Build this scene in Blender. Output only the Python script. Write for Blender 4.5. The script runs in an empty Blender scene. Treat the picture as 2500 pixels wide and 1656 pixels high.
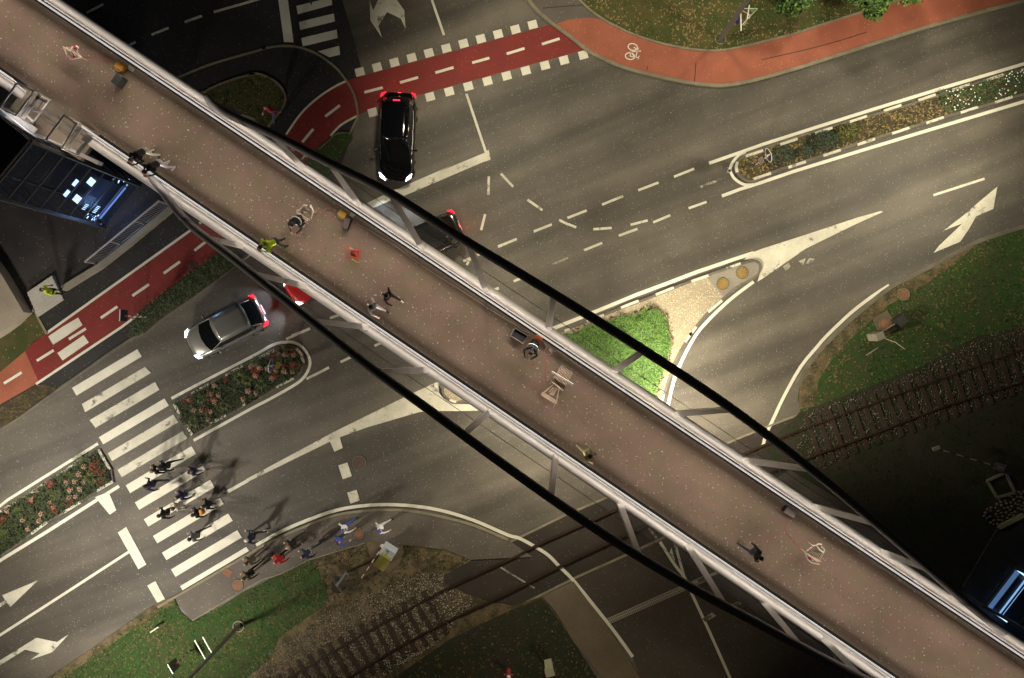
import bpy, bmesh, math, random
from mathutils import Vector, Matrix, noise
R = math.radians
random.seed(7)
S = bpy.context.scene
COL = S.collection
# ---------------------------------------------------------------- camera (straight down, drone at 38 m)
H, FPX = 38.0, 1824.0
cam = bpy.data.cameras.new('camera'); cam_o = bpy.data.objects.new('camera', cam); COL.objects.link(cam_o)
cam.sensor_width = 36; cam.lens = FPX / 2500 * 36; cam.clip_end = 2000
cam_o.location = (0, 0, H); cam_o.rotation_euler = (0, 0, 0); S.camera = cam_o
# ---------------------------------------------------------------- night sky, exposure
w = bpy.data.worlds.new('World'); S.world = w; w.use_nodes = True
wn = w.node_tree; bg = wn.nodes['Background']
sky = wn.nodes.new('ShaderNodeTexSky'); sky.sky_type = 'NISHITA'; sky.sun_disc = False
sky.sun_elevation = R(0.5); sky.sun_rotation = R(200)
wn.links.new(sky.outputs[0], bg.inputs[0]); bg.inputs[1].default_value = 0.012
S.view_settings.view_transform = 'Standard'; S.view_settings.look = 'None'
S.view_settings.exposure = 0.0; S.view_settings.gamma = 1

def Wp(px, py, z=0.0):
    s = (H - z) / FPX
    return Vector(((px - 1250) * s, (828 - py) * s, z))
def T(c, r, *p):
    k = 3.6984 if r < 3 else 3.597
    ox = (0, 600, 1200, 1860)[c]; oy = (0, 400, 800, 1220)[r]
    return [(ox + x / k, oy + y / k) for x, y in p]
def Fp(*p): return [(x * 1.0562, y * 1.0562) for x, y in p]

# street lamps: warm luminaires on tall masts (heads stand outside the picture)
def lamp(name, x, y, z, power, col, size=0.25, cone=165, aim=None, blend=0.35):
    l = bpy.data.lights.new(name, 'SPOT'); o = bpy.data.objects.new(name, l); COL.objects.link(o)
    l.energy = power; l.color = col; l.shadow_soft_size = size; l.spot_size = R(cone); l.spot_blend = blend
    o.location = (x, y, z)
    if aim is not None:
        o.rotation_euler = (Vector(aim) - Vector((x, y, z))).to_track_quat('-Z', 'Y').to_euler()
    return o
WARM = (1.0, 0.83, 0.55); WARM2 = (1.0, 0.885, 0.65); NEUT = (1.0, .91, .77); COOL = (0.75, 0.85, 1.0)
STREET = [ # ground px, height, power, colour, aim px, cone
    (2330, 400, 10.0, 5600, WARM2, (2040, 330), 114), (1150, 225, 12.4, 5200, WARM2, (1480, 380), 125),
    (2040, -170, 10.5, 2600, WARM2, (2080, 130), 100), (1560, -170, 10.5, 1500, WARM2, (1560, 60), 110),
    (330, 1640, 9.5, 7600, NEUT, (340, 1230), 138), (40, 1180, 9.0, 4200, NEUT, (250, 1000), 120),
    (120, 640, 3.2, 45, WARM2, (160, 740), 130), (2640, 480, 10.5, 1900, WARM2, (2380, 380), 108), (2440, 760, 8.5, 60, WARM2, (2250, 760), 110),
    (1560, 1860, 9.0, 1000, WARM, (1450, 1500), 110),
]
# ---------------------------------------------------------------- materials
def nd(t, ty, **k):
    n = t.nodes.new(ty)
    for a, b in k.items(): setattr(n, a, b)
    return n
MATS = {}
def mat(name, col, rough=0.7, metal=0.0, var=0.0, vscale=3.0, col2=None, speck=None, bump=0.0, bscale=60,
        emit=None, estr=0, coat=0.0, spec=0.5, wear=None, streak=None, alpha=1.0, fine=0.0):
    if name in MATS: return MATS[name]
    m = bpy.data.materials.new(name); m.use_nodes = True; t = m.node_tree
    b = t.nodes['Principled BSDF']; L = t.links.new
    b.inputs['Roughness'].default_value = rough; b.inputs['Metallic'].default_value = metal
    b.inputs['Specular IOR Level'].default_value = spec; b.inputs['Coat Weight'].default_value = coat
    c4 = (*col, 1); b.inputs['Base Color'].default_value = c4
    geo = nd(t, 'ShaderNodeNewGeometry'); pos = geo.outputs['Position']
    cur = None
    def rgb(v):
        n = nd(t, 'ShaderNodeRGB'); n.outputs[0].default_value = (*v, 1); return n.outputs[0]
    def mix(f, a, c, bt='MIX'):
        n = nd(t, 'ShaderNodeMix', data_type='RGBA', blend_type=bt); n.inputs[0].default_value = 1
        if not isinstance(f, (int, float)): L(f, n.inputs[0])
        else: n.inputs[0].default_value = f
        L(a, n.inputs[6]); L(c, n.inputs[7]); return n.outputs[2]
    def ramp(v, a, c):
        n = nd(t, 'ShaderNodeMapRange', interpolation_type='SMOOTHSTEP'); L(v, n.inputs[0])
        n.inputs[1].default_value = a; n.inputs[2].default_value = c; return n.outputs[0]
    if var or col2 or speck or wear or streak or fine:
        cur = rgb(col)
        if col2:
            n = nd(t, 'ShaderNodeTexNoise'); L(pos, n.inputs['Vector']); n.inputs['Scale'].default_value = vscale; n.inputs['Detail'].default_value = 6
            n.inputs['Roughness'].default_value = 0.65
            cur = mix(ramp(n.outputs[0], 0.38, 0.62), cur, rgb(col2))
        if streak:   # polished wheel tracks running along the carriageway
            m0 = nd(t, 'ShaderNodeMapping'); L(pos, m0.inputs[0]); m0.inputs['Rotation'].default_value = (0, 0, R(-streak[0]))
            mp = nd(t, 'ShaderNodeMapping'); L(m0.outputs[0], mp.inputs[0]); mp.inputs['Scale'].default_value = (0.032, 0.50, 1)
            n = nd(t, 'ShaderNodeTexNoise'); L(mp.outputs[0], n.inputs['Vector']); n.inputs['Scale'].default_value = 1.0; n.inputs['Detail'].default_value = 3
            v = nd(t, 'ShaderNodeMapRange'); L(n.outputs[0], v.inputs[0]); v.inputs[1].default_value = .36; v.inputs[2].default_value = .64
            v.inputs[3].default_value = 1 - streak[1]; v.inputs[4].default_value = 1 + streak[1]
            cc = nd(t, 'ShaderNodeCombineColor'); [L(v.outputs[0], cc.inputs[i]) for i in range(3)]
            cur = mix(1.0, cur, cc.outputs[0], 'MULTIPLY')
        if var:
            n = nd(t, 'ShaderNodeTexNoise'); L(pos, n.inputs['Vector']); n.inputs['Scale'].default_value = vscale * 0.35; n.inputs['Detail'].default_value = 8
            v = nd(t, 'ShaderNodeMapRange'); L(n.outputs[0], v.inputs[0]); v.inputs[1].default_value = .3; v.inputs[2].default_value = .7
            v.inputs[3].default_value = 1 - var; v.inputs[4].default_value = 1 + var
            cc = nd(t, 'ShaderNodeCombineColor'); [L(v.outputs[0], cc.inputs[i]) for i in range(3)]
            cur = mix(1.0, cur, cc.outputs[0], 'MULTIPLY')
        if fine:
            n = nd(t, 'ShaderNodeTexNoise'); L(pos, n.inputs['Vector']); n.inputs['Scale'].default_value = 22; n.inputs['Detail'].default_value = 4
            n.inputs['Roughness'].default_value = 0.8
            v = nd(t, 'ShaderNodeMapRange'); L(n.outputs[0], v.inputs[0]); v.inputs[1].default_value = .3; v.inputs[2].default_value = .7
            v.inputs[3].default_value = 1 - fine; v.inputs[4].default_value = 1 + fine
            cc = nd(t, 'ShaderNodeCombineColor'); [L(v.outputs[0], cc.inputs[i]) for i in range(3)]
            cur = mix(1.0, cur, cc.outputs[0], 'MULTIPLY')
        for sp in (speck or []):   # (scale, radius, keep fraction, colour)
            n = nd(t, 'ShaderNodeTexVoronoi', voronoi_dimensions='2D'); L(pos, n.inputs['Vector']); n.inputs['Scale'].default_value = sp[0]
            lt = nd(t, 'ShaderNodeMath', operation='LESS_THAN'); L(n.outputs['Distance'], lt.inputs[0]); lt.inputs[1].default_value = sp[1]
            sc = nd(t, 'ShaderNodeSeparateColor'); L(n.outputs['Color'], sc.inputs[0])
            l2 = nd(t, 'ShaderNodeMath', operation='LESS_THAN'); L(sc.outputs[0], l2.inputs[0]); l2.inputs[1].default_value = sp[2]
            mu = nd(t, 'ShaderNodeMath', operation='MULTIPLY'); L(lt.outputs[0], mu.inputs[0]); L(l2.outputs[0], mu.inputs[1])
            cur = mix(mu.outputs[0], cur, rgb(sp[3]))
        if wear:
            n = nd(t, 'ShaderNodeTexNoise'); L(pos, n.inputs['Vector']); n.inputs['Scale'].default_value = 1.3; n.inputs['Detail'].default_value = 10; n.inputs['Roughness'].default_value = .75
            cur = mix(ramp(n.outputs[0], wear[0], wear[0] + .09), cur, rgb(wear[1]))
        L(cur, b.inputs['Base Color'])
    if bump:
        n = nd(t, 'ShaderNodeTexNoise'); L(pos, n.inputs['Vector']); n.inputs['Scale'].default_value = bscale; n.inputs['Detail'].default_value = 4
        bp = nd(t, 'ShaderNodeBump'); bp.inputs['Strength'].default_value = bump; bp.inputs['Distance'].default_value = 0.02
        L(n.outputs[0], bp.inputs['Height']); L(bp.outputs[0], b.inputs['Normal'])
    if emit:
        b.inputs['Emission Color'].default_value = (*emit, 1); b.inputs['Emission Strength'].default_value = estr
    if alpha < 1: b.inputs['Alpha'].default_value = alpha
    MATS[name] = m; return m
SPK = (.34, .33, .30)
asphalt = mat('asphalt', (.094, .083, .066), .62, var=.16, vscale=1.6, streak=(21, .42), fine=.30, speck=[(11, .16, .07, SPK), (3.1, .05, .04, (.45, .43, .39)), (7, .14, .05, (.02, .018, .016))], bump=.35, wear=(.70, (.068, .058, .045)))
asphalt_new = mat('new_asphalt', (.022, .020, .020), .78, var=.25, vscale=1.5, fine=.3, speck=[(8, .15, .08, (.20, .18, .16))], bump=.3)
asphalt_dark = mat('crossing_asphalt', (.033, .025, .019), .8, var=.25, vscale=1.5, fine=.3, speck=[(8, .15, .06, (.2, .18, .16))], bump=.3)
asphalt_mid = mat('patched_asphalt', (.055, .045, .036), .8, var=.2, vscale=1.5, fine=.3, speck=[(8, .15, .08, (.25, .23, .2))], bump=.3)
red_new = mat('red_surface', (.18, .019, .015), .75, var=.14, vscale=2, fine=.22, speck=[(9, .15, .06, (.4, .15, .12))])
red_old = mat('worn_red_surface', (.30, .090, .050), .75, var=.18, vscale=2, fine=.18, speck=[(9, .15, .05, (.6, .3, .2))])
pave = mat('paving_asphalt', (.105, .090, .074), .8, var=.15, vscale=2, fine=.25, speck=[(8, .15, .08, SPK)])
conc = mat('concrete', (.24, .22, .18), .8, var=.2, vscale=3, fine=.25)
kerbm = mat('kerb_stone', (.20, .18, .125), .8, var=.25, vscale=4, fine=.3)
kerbd = mat('dark_kerb_stone', (.125, .112, .088), .8, var=.25, vscale=4, fine=.3)
paint = mat('road_paint', (.66, .64, .54), .6, var=.08, vscale=3, fine=.10, wear=(.66, (.2, .19, .16)))
paint_old = mat('worn_road_paint', (.58, .56, .46), .65, var=.15, vscale=3, fine=.18, wear=(.55, (.13, .12, .10)))
paint_faint = mat('faded_road_paint', (.33, .31, .25), .65, var=.2, vscale=3, fine=.3, wear=(.47, (.1, .09, .075)))
soil = mat('soil', (.075, .055, .030), .95, col2=(.04, .03, .018), vscale=3, fine=.5)
grassm = mat('lawn', (.022, .055, .008), .95, col2=(.034, .048, .012), vscale=.6, fine=.5)
lawn_dry = mat('dry_lawn', (.085, .072, .022), .95, col2=(.045, .055, .012), vscale=.7, fine=.5, speck=[(7, .2, .12, (.3, .24, .12))])
verge = mat('verge_soil', (.13, .095, .050), .95, col2=(.05, .042, .018), vscale=1.4, fine=.5, speck=[(8, .2, .12, (.25, .2, .12))])
gravel = mat('pea_gravel', (.34, .295, .21), .9, var=.12, vscale=2, fine=.45, speck=[(14, .3, .35, (.25, .19, .11)), (11, .28, .25, (.62, .54, .38))], bump=.8)
stonem = mat('ballast_stone', (.20, .17, .13), .9, col2=(.32, .29, .25), vscale=9, fine=.3)
steel_w = mat('white_painted_steel', (.62, .585, .54), .42, var=.06, vscale=2, fine=.05)
steel_g = mat('grey_painted_steel', (.42, .40, .38), .5, var=.1, vscale=3)
arch_m = mat('shaded_arch_paint', (.20, .185, .18), .45, var=.12, vscale=2)  # white paint coloured darker to stand for the unlit arch
steel_d = mat('dark_steel', (.03, .03, .03), .5)
chrome = mat('brushed_steel', (.82, .80, .78), .22, metal=.9)
gap_strip = mat('gap_black', (.006, .005, .005), .7)
deckm = mat('deck_coating', (.268, .184, .142), .62, var=.22, vscale=1.2, col2=(.236, .186, .124), fine=.16,
            speck=[(2.9, .050, .42, (.85, .80, .70)), (5.2, .08, .22, (.62, .56, .47)), (1.9, .042, .14, (.9, .86, .78)), (3.3, .07, .10, (.03, .02, .015))], bump=.15, wear=(.62, (.215, .148, .112)))
black = mat('black_plastic', (.012, .012, .013), .45)
rust = mat('rusty_rail', (.040, .022, .013), .55, metal=.3, var=.3, vscale=4)
woodt = mat('sleeper_timber', (.035, .022, .013), .9, var=.3, vscale=5, fine=.4)
def glassmat(name, tint=(1, 1, 1), mixf=.12, dcol=(.7, .7, .68)):
    m = bpy.data.materials.new(name); m.use_nodes = True; t = m.node_tree; t.nodes.clear()
    o = nd(t, 'ShaderNodeOutputMaterial'); tr = nd(t, 'ShaderNodeBsdfTransparent'); tr.inputs[0].default_value = (*tint, 1)
    d = nd(t, 'ShaderNodeBsdfDiffuse'); d.inputs[0].default_value = (*dcol, 1)
    g = nd(t, 'ShaderNodeBsdfGlossy'); g.inputs['Roughness'].default_value = .08
    m1 = nd(t, 'ShaderNodeMixShader'); m1.inputs[0].default_value = mixf; t.links.new(tr.outputs[0], m1.inputs[1]); t.links.new(d.outputs[0], m1.inputs[2])
    m2 = nd(t, 'ShaderNodeMixShader'); m2.inputs[0].default_value = .012; t.links.new(m1.outputs[0], m2.inputs[1]); t.links.new(g.outputs[0], m2.inputs[2])
    t.links.new(m2.outputs[0], o.inputs[0]); return m
glass_s = glassmat('screen_glass', mixf=.02)
glass_t = glassmat('tower_glass', (.75, .82, .95), .015, (.3, .35, .45))

# ---------------------------------------------------------------- mesh builder
class MB:
    def __init__(s): s.v = []; s.f = []; s.m = []; s.mi = 0
    def add(s, vs, fs):
        o = len(s.v); s.v += [tuple(v) for v in vs]
        for f in fs: s.f.append(tuple(o + i for i in f)); s.m.append(s.mi)
        return s
    def box(s, c, d, rz=0, tilt=None):
        c = Vector(c); M = Matrix.Rotation(rz, 3, 'Z')
        if tilt is not None: M = tilt
        vs = [c + M @ Vector((x * d[0] / 2, y * d[1] / 2, z * d[2] / 2)) for x in (-1, 1) for y in (-1, 1) for z in (-1, 1)]
        return s.add(vs, [(0, 1, 3, 2), (4, 6, 7, 5), (0, 4, 5, 1), (2, 3, 7, 6), (0, 2, 6, 4), (1, 5, 7, 3)])
    def tube(s, pts, r, n=10, caps=True):
        pts = [Vector(p) for p in pts]; rs = r if isinstance(r, (list, tuple)) else [r] * len(pts)
        rings = []; up = Vector((0, 0, 1))
        for i, p in enumerate(pts):
            d = (pts[min(i + 1, len(pts) - 1)] - pts[max(i - 1, 0)]).normalized()
            a = d.cross(up)
            if a.length < 1e-3: a = d.cross(Vector((1, 0, 0)))
            a.normalize(); b = d.cross(a)
            rings.append([p + (a * math.cos(2 * math.pi * k / n) + b * math.sin(2 * math.pi * k / n)) * rs[i] for k in range(n)])
        vs = [v for ri in rings for v in ri]
        fs = [(i * n + k, i * n + (k + 1) % n, (i + 1) * n + (k + 1) % n, (i + 1) * n + k) for i in range(len(pts) - 1) for k in range(n)]
        if caps: fs += [tuple(range(n))[::-1], tuple((len(pts) - 1) * n + k for k in range(n))]
        return s.add(vs, fs)
    def bar(s, a, b, w, h):      # rectangular bar a->b, w across, h high; w may be (w0,w1)
        a = Vector(a); b = Vector(b); d = (b - a).normalized(); sd = d.cross(Vector((0, 0, 1)))
        if sd.length < 1e-3: sd = Vector((1, 0, 0))
        sd.normalize(); up = sd.cross(d).normalized()
        w0, w1 = w if isinstance(w, (list, tuple)) else (w, w)
        vs = []
        for p, ww in ((a, w0), (b, w1)):
            for x, y in ((-1, -1), (1, -1), (1, 1), (-1, 1)): vs.append(p + sd * x * ww / 2 + up * y * h / 2)
        return s.add(vs, [(0, 3, 2, 1), (4, 5, 6, 7), (0, 1, 5, 4), (1, 2, 6, 5), (2, 3, 7, 6), (3, 0, 4, 7)])
    def prism(s, pts, z0, z1):   # polygon (x,y) extruded
        n = len(pts); ar = sum(pts[i][0] * pts[(i + 1) % n][1] - pts[(i + 1) % n][0] * pts[i][1] for i in range(n))
        if ar < 0: pts = pts[::-1]
        vs = [(p[0], p[1], z1) for p in pts]
        fs = [tuple(range(n))]
        if z1 - z0 > 1e-5:
            vs += [(p[0], p[1], z0) for p in pts]
            fs += [(i, i + n, (i + 1) % n + n, (i + 1) % n) for i in range(n)]
        return s.add(vs, fs)
    def ribbon(s, pts, wd, z0, z1):
        pts = [Vector((p[0], p[1])) for p in pts]; L_, R_ = [], []
        for i, p in enumerate(pts):
            d = (pts[min(i + 1, len(pts) - 1)] - pts[max(i - 1, 0)]).normalized(); nn = Vector((-d.y, d.x)) * wd / 2
            L_.append(p + nn); R_.append(p - nn)
        n = len(pts)
        vs = [(p.x, p.y, z1) for p in L_] + [(p.x, p.y, z1) for p in R_]
        fs = [(n + i, n + i + 1, i + 1, i) for i in range(n - 1)]
        if z1 - z0 > 1e-5:
            vs += [(p.x, p.y, z0) for p in L_] + [(p.x, p.y, z0) for p in R_]
            fs += [(i, i + 1, 2 * n + i + 1, 2 * n + i) for i in range(n - 1)] + [(n + i + 1, n + i, 3 * n + i, 3 * n + i + 1) for i in range(n - 1)]
            fs += [(0, 2 * n, 3 * n, n), (n - 1, 2 * n - 1, 4 * n - 1, 3 * n - 1)]
        return s.add(vs, fs)
    def ball(s, c, r, n=8, m=5, sq=(1, 1, 1)):
        c = Vector(c); vs = [c + Vector((0, 0, r * sq[2]))]
        for i in range(1, m):
            a = math.pi * i / m
            for k in range(n):
                b = 2 * math.pi * k / n; vs.append(c + Vector((r * sq[0] * math.sin(a) * math.cos(b), r * sq[1] * math.sin(a) * math.sin(b), r * sq[2] * math.cos(a))))
        vs.append(c - Vector((0, 0, r * sq[2]))); e = len(vs) - 1
        fs = [(0, 1 + k, 1 + (k + 1) % n) for k in range(n)]
        for i in range(m - 2):
            for k in range(n): a = 1 + i * n; fs.append((a + k, a + n + k, a + n + (k + 1) % n, a + (k + 1) % n))
        fs += [(e, 1 + (m - 2) * n + (k + 1) % n, 1 + (m - 2) * n + k) for k in range(n)]
        return s.add(vs, fs)
    def build(s, name, mats, parent=None, smooth=False, bevel=0, M=None):
        me = bpy.data.meshes.new(name)
        vs = s.v
        if M is not None: vs = [tuple(M @ Vector(v)) for v in vs]
        me.from_pydata(vs, [], s.f)
        if not isinstance(mats, (list, tuple)): mats = [mats]
        for m in mats: me.materials.append(m)
        me.polygons.foreach_set('material_index', s.m)
        if smooth: me.polygons.foreach_set('use_smooth', [True] * len(s.f))
        me.update()
        o = bpy.data.objects.new(name, me); COL.objects.link(o)
        if parent is not None: o.parent = parent
        if bevel:
            b = o.modifiers.new('bevel', 'BEVEL'); b.width = bevel; b.segments = 2; b.limit_method = 'ANGLE'
        return o
def tag(o, label=None, cat=None, group=None, kind=None):
    if label: o['label'] = label
    if cat: o['category'] = cat
    if group: o['group'] = group
    if kind: o['kind'] = kind
    return o
def empty(name, loc=(0, 0, 0), rz=0):
    o = bpy.data.objects.new(name, None); COL.objects.link(o); o.location = loc; o.rotation_euler = (0, 0, rz); o.empty_display_size = .3
    return o
def struct(o): o['kind'] = 'structure'; return o
def dup(root):
    c = root.copy(); COL.objects.link(c)
    for ch in list(root.children):
        d = ch.copy(); COL.objects.link(d); d.parent = c
        for g in list(ch.children):
            e = g.copy(); COL.objects.link(e); e.parent = d
    return c
def crom(pts, n=6, closed=False):
    out = []; m = len(pts); P = lambda i: Vector(pts[i % m]) if closed else Vector(pts[max(0, min(m - 1, i))])
    for i in range(m if closed else m - 1):
        a, b, c, d = P(i - 1), P(i), P(i + 1), P(i + 2)
        for k in range(n):
            t = k / n
            out.append(.5 * ((2 * b) + (c - a) * t + (2 * a - 5 * b + 4 * c - d) * t * t + (3 * b - a - 3 * c + d) * t ** 3))
    if not closed: out.append(Vector(pts[-1]))
    return [tuple(p) for p in out]
def G2(pts, z=0): return [tuple(Wp(x, y, z))[:2] for x, y in pts]
def plate(name, px, z0, z1, m, parent=None, smooth=0, closed=True):
    if smooth: px = crom(px, smooth, True)
    return MB().prism(G2(px, z1), z0, z1).build(name, m, parent)
def inpoly(x, y, poly):
    c = False; n = len(poly); j = n - 1
    for i in range(n):
        xi, yi = poly[i]; xj, yj = poly[j]
        if (yi > y) != (yj > y) and x < (xj - xi) * (y - yi) / (yj - yi) + xi: c = not c
        j = i
    return c
def scatter(poly, dens, rnd):
    xs = [p[0] for p in poly]; ys = [p[1] for p in poly]; x0, x1, y0, y1 = max(min(xs), -29), min(max(xs), 29), max(min(ys), -20), min(max(ys), 20)
    for _ in range(int((x1 - x0) * (y1 - y0) * dens)):
        x = rnd.uniform(x0, x1); y = rnd.uniform(y0, y1)
        if inpoly(x, y, poly): yield x, y
# ================================================================ GROUND AND ROADS
ground = struct(MB().prism([(-400, -400), (400, -400), (400, 400), (-400, 400)], 0, -.06).build('ground', soil))
road = struct(MB().prism([(-60, -60), (60, -60), (60, 60), (-60, 60)], 0, 0).build('road', asphalt))
_zi = [0]
def zn(z):
    _zi[0] += 1; return z + _zi[0] * .00013
def RP(px, z=.012, m=paint, name='road_marking'):
    z = zn(z); return plate(name, px, z, z, m, road)
def line(px, wpx, z=.012, m=paint, name='lane_line', n=0):
    if n: px = crom(px, n)
    z = zn(z)
    return MB().ribbon(G2(px, z), wpx / 48.0, z, z).build(name, m, road)
fresh = struct(plate('fresh_road', [(-400, -300), (800, -300), (835, 0), (854, 62), (881, 162), (884, 190), (872, 290), (835, 400), (760, 470), (560, 600), (420, 716), (345, 790), (320, 830), (120, 960), (0, 1040), (-400, 1280)], .004, .004, asphalt_new))
# old grey carriageway under the crosswalk left of the lane kerb
struct(plate('side_road', [(-400, 1310), (-400, 1290), (0, 1052), (60, 1010), (148, 946), (322, 827), (372, 786), (560, 668), (700, 560), (900, 660), (700, 1000), (300, 1300)], .006, .006, asphalt))
BL = [(-120, 942), (0, 888), (58, 854), (116, 812), (300, 685), (473, 557), (530, 515), (600, 440), (650, 375), (697, 329), (735, 273), (776, 238), (816, 211), (846, 197), (873, 189), (1240, 89), (1351, 58)]
BR = [(1428, 122), (1240, 173), (1000, 238), (919, 260), (870, 284), (838, 301), (805, 333), (770, 380), (700, 455), (640, 520), (560, 600), (538, 616), (460, 670), (406, 716), (338, 765), (260, 821), (88, 938), (0, 988), (-120, 1055)]
struct(plate('cycle_path', [(58, 854)] + BL[3:] + BR[:-2] + [(93, 930)], .009, .009, red_new))
cyc2 = struct(plate('cycle_path', [(-120, 942), (0, 888), (59, 853), (93, 930), (88, 938), (0, 988), (-120, 1055)], .011, .011, red_old))
# cycle path lines
line(T(0, 1, (420, 1530), (1100, 1045), (1750, 580)), 6, .014, n=4); line([(295, 800), (250, 830), (88, 938)], 6, .014)
line([(338, 768), (295, 800)], 6, .014)
line(T(1, 0, (365, 1215), (500, 1025), (650, 885), (800, 785), (910, 732)), 5, .014, n=5)
line(T(1, 0, (765, 1228), (860, 1130), (1000, 1050)), 5, .014, paint_old, n=4)
for c, r, a, b in [(0, 1, (1755, 785), (1870, 695)), (0, 1, (1478, 990), (1625, 885)), (0, 1, (1195, 1193), (1345, 1090)), (0, 1, (910, 1393), (1060, 1290)),
                   (0, 1, (635, 1550), (775, 1487)), (0, 2, (622, 105), (775, 10)), (0, 2, (332, 300), (485, 205)), (0, 2, (35, 505), (195, 405)),
                   (1, 0, (510, 1285), (610, 1165)), (1, 0, (718, 1053), (850, 952)), (1, 0, (1070, 835), (1237, 792)), (1, 0, (1392, 747), (1557, 700)),
                   (1, 0, (1712, 658), (1876, 610)), (1, 0, (2045, 568), (2200, 525)), (2, 0, (138, 487), (298, 438)), (2, 0, (455, 400), (615, 350))]:
    if (c, r) == (0, 1) and a[0] == 635: continue
    line(T(c, r, a, b), 6.5, .014, name='cycle_dash')
RP(T(0, 2, (435, 80), (560, -5), (705, -90), (745, -22), (600, 78), (480, 155)), .014)
RP(T(0, 2, (518, 230), (755, 68), (802, 135), (565, 298)), .014)
# cycle crossing blocks
def blocks(p0, p1, n, sz, skip=()):
    a, b = Vector(p0), Vector(p1); d = (b - a) / (n - 1); u = d.normalized(); v = Vector((-u.y, u.x))
    for i in range(n):
        if i in skip: continue
        c = a + d * i; RP([tuple(c + u * x * sz / 2 + v * y * sz * .46) for x, y in ((-1, -1), (1, -1), (1, 1), (-1, 1))], .014, paint, 'block_marking')
blocks(T(1, 0, (1030, 650))[0], T(2, 0, (372, 224))[0], 11, 22)
blocks(T(1, 0, (1146, 1016))[0], T(2, 0, (828, 497))[0], 12, 22, (1, 2))
# turning arrow, lane lines, zebra at the top
RP(T(1, 0, (1118, 0), (1150, 95), (1195, 0), (1340, -120), (1365, 0), (1432, 95), (1442, 262), (1400, 170), (1275, 110), (1197, 235), (1230, 343), (1125, 185)), .012, paint_old, 'arrow_marking')
line(T(1, 0, (1660, -60), (1790, 318)), 6); line(T(1, 0, (1992, 848), (2170, 1380)), 6, m=paint_old)
RP(T(1, 0, (285, -60), (372, -60), (432, 385), (345, 380)), .012)
for q in [((457, 55), (778, -25), (780, 45), (470, 130)), ((480, 200), (795, 122), (805, 195), (492, 272)), ((502, 345), (820, 268), (830, 345), (515, 420)), ((650, 465), (843, 415), (852, 495), (755, 518), (700, 490)), ((440, -90), (750, -170), (765, -100), (450, -20))]:
    RP(T(1, 0, *q), .012, paint, 'crossing_stripe')
line(T(0, 0, (785, 115), (930, 40)), 6, m=paint_old); line(T(0, 0, (1115, 435), (1225, 380)), 6, m=paint_old)
line(T(0, 0, (1368, 315), (1522, 253)), 6, m=paint_old); line(T(0, 0, (1668, 200), (1823, 145)), 6, m=paint_old); line(T(0, 0, (1930, 110), (2420, -30)), 6, m=paint_old)
# traffic island with the kidney kerb, top left
KID = T(0, 0, (1400, 790), (1560, 720), (1900, 580), (2367, 445)) + T(1, 0, (150, 440), (300, 415), (430, 418), (560, 450), (680, 510), (800, 600), (880, 690), (950, 800), (990, 900), (1012, 1040), (985, 1110), (930, 1230), (880, 1350), (820, 1440), (700, 1600))
isl = struct(plate('pavement', [(330, 230)] + crom(KID, 4) + [(560, 560), (430, 420)], .0, .007, asphalt_new))
MB().ribbon(G2(crom(KID, 6), .03), .11, 0, .03).build('kerb', kerbm, isl)
LP1 = T(0, 0, (1700, 900), (1800, 855), (1950, 770), (2150, 700), (2300, 670)) + T(1, 0, (20, 672), (120, 668), (240, 720), (320, 790), (355, 870), (345, 940), (300, 1000), (240, 1080), (190, 1150), (100, 1110), (0, 1050)) + [(560, 262), (500, 240)]
lawn1 = struct(plate('lawn', LP1, 0, .05, lawn_dry, None, 3))
MB().ribbon(G2(crom(T(0, 0, (1780, 865), (1950, 775), (2150, 702), (2300, 670)) + T(1, 0, (20, 672), (120, 668), (240, 720), (320, 790), (355, 870), (345, 940), (300, 1010), (200, 1145)), 5), .06), .10, 0, .06).build('kerb', kerbm, lawn1)
LP2 = T(1, 0, (780, 1240), (840, 1205), (920, 1205), (960, 1250), (930, 1300), (880, 1370), (830, 1440)) + [(790, 440), (740, 420), (765, 370)]
lawn2 = struct(plate('lawn', LP2, 0, .05, grassm, None, 2))
MB().ribbon(G2(crom(T(1, 0, (660, 1350), (760, 1260), (800, 1220), (860, 1200), (940, 1205)), 4), .055), .07, 0, .055).build('kerb', kerbd, lawn2)
# top pavement + orange cycle path + lawn with kerbs
K1 = T(2, 0, (280, -120), (340, 0), (420, 100), (550, 210), (700, 320), (850, 440), (950, 500), (1150, 590), (1400, 665), (1700, 730), (1950, 765), (2150, 765)) + T(3, 0, (0, 705), (400, 590), (830, 450), (1300, 300), (1500, 240), (2000, 100), (2367, 0), (3000, -180))
K1s = crom(K1, 4)
SW = K1s + [(2700, -400), (1200, -400)]
side = struct(plate('pavement', SW, 0, .09, pave))
MB().ribbon(G2(K1s, .12), .16, 0, .12).build('kerb', kerbm, side)
K2 = T(2, 0, (700, -120), (800, 0), (900, 95), (1030, 185), (1150, 248), (1300, 315), (1500, 380), (1700, 425), (1900, 452), (2100, 450)) + T(3, 0, (-70, 395), (0, 378), (300, 300), (560, 215), (860, 120), (1300, -20), (2000, -220))
K2s = crom(K2, 4)
cyc = struct(plate('cycle_path', T(2, 0, (590, 212), (700, 178), (870, 160), (965, 172)) + T(2, 0, (1030, 190)) + K2s[12:] + [(2700, -400), (2700, -60)] + [p for p in K1s[::-1] if p[0] > 1352], .09, .1, red_old))
lawn3 = struct(plate('lawn', K2s + [(2300, -400), (1300, -400)], 0, .13, lawn_dry))
MB().ribbon(G2(K2s, .15), .10, 0, .15).build('kerb', kerbm, lawn3)
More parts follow.
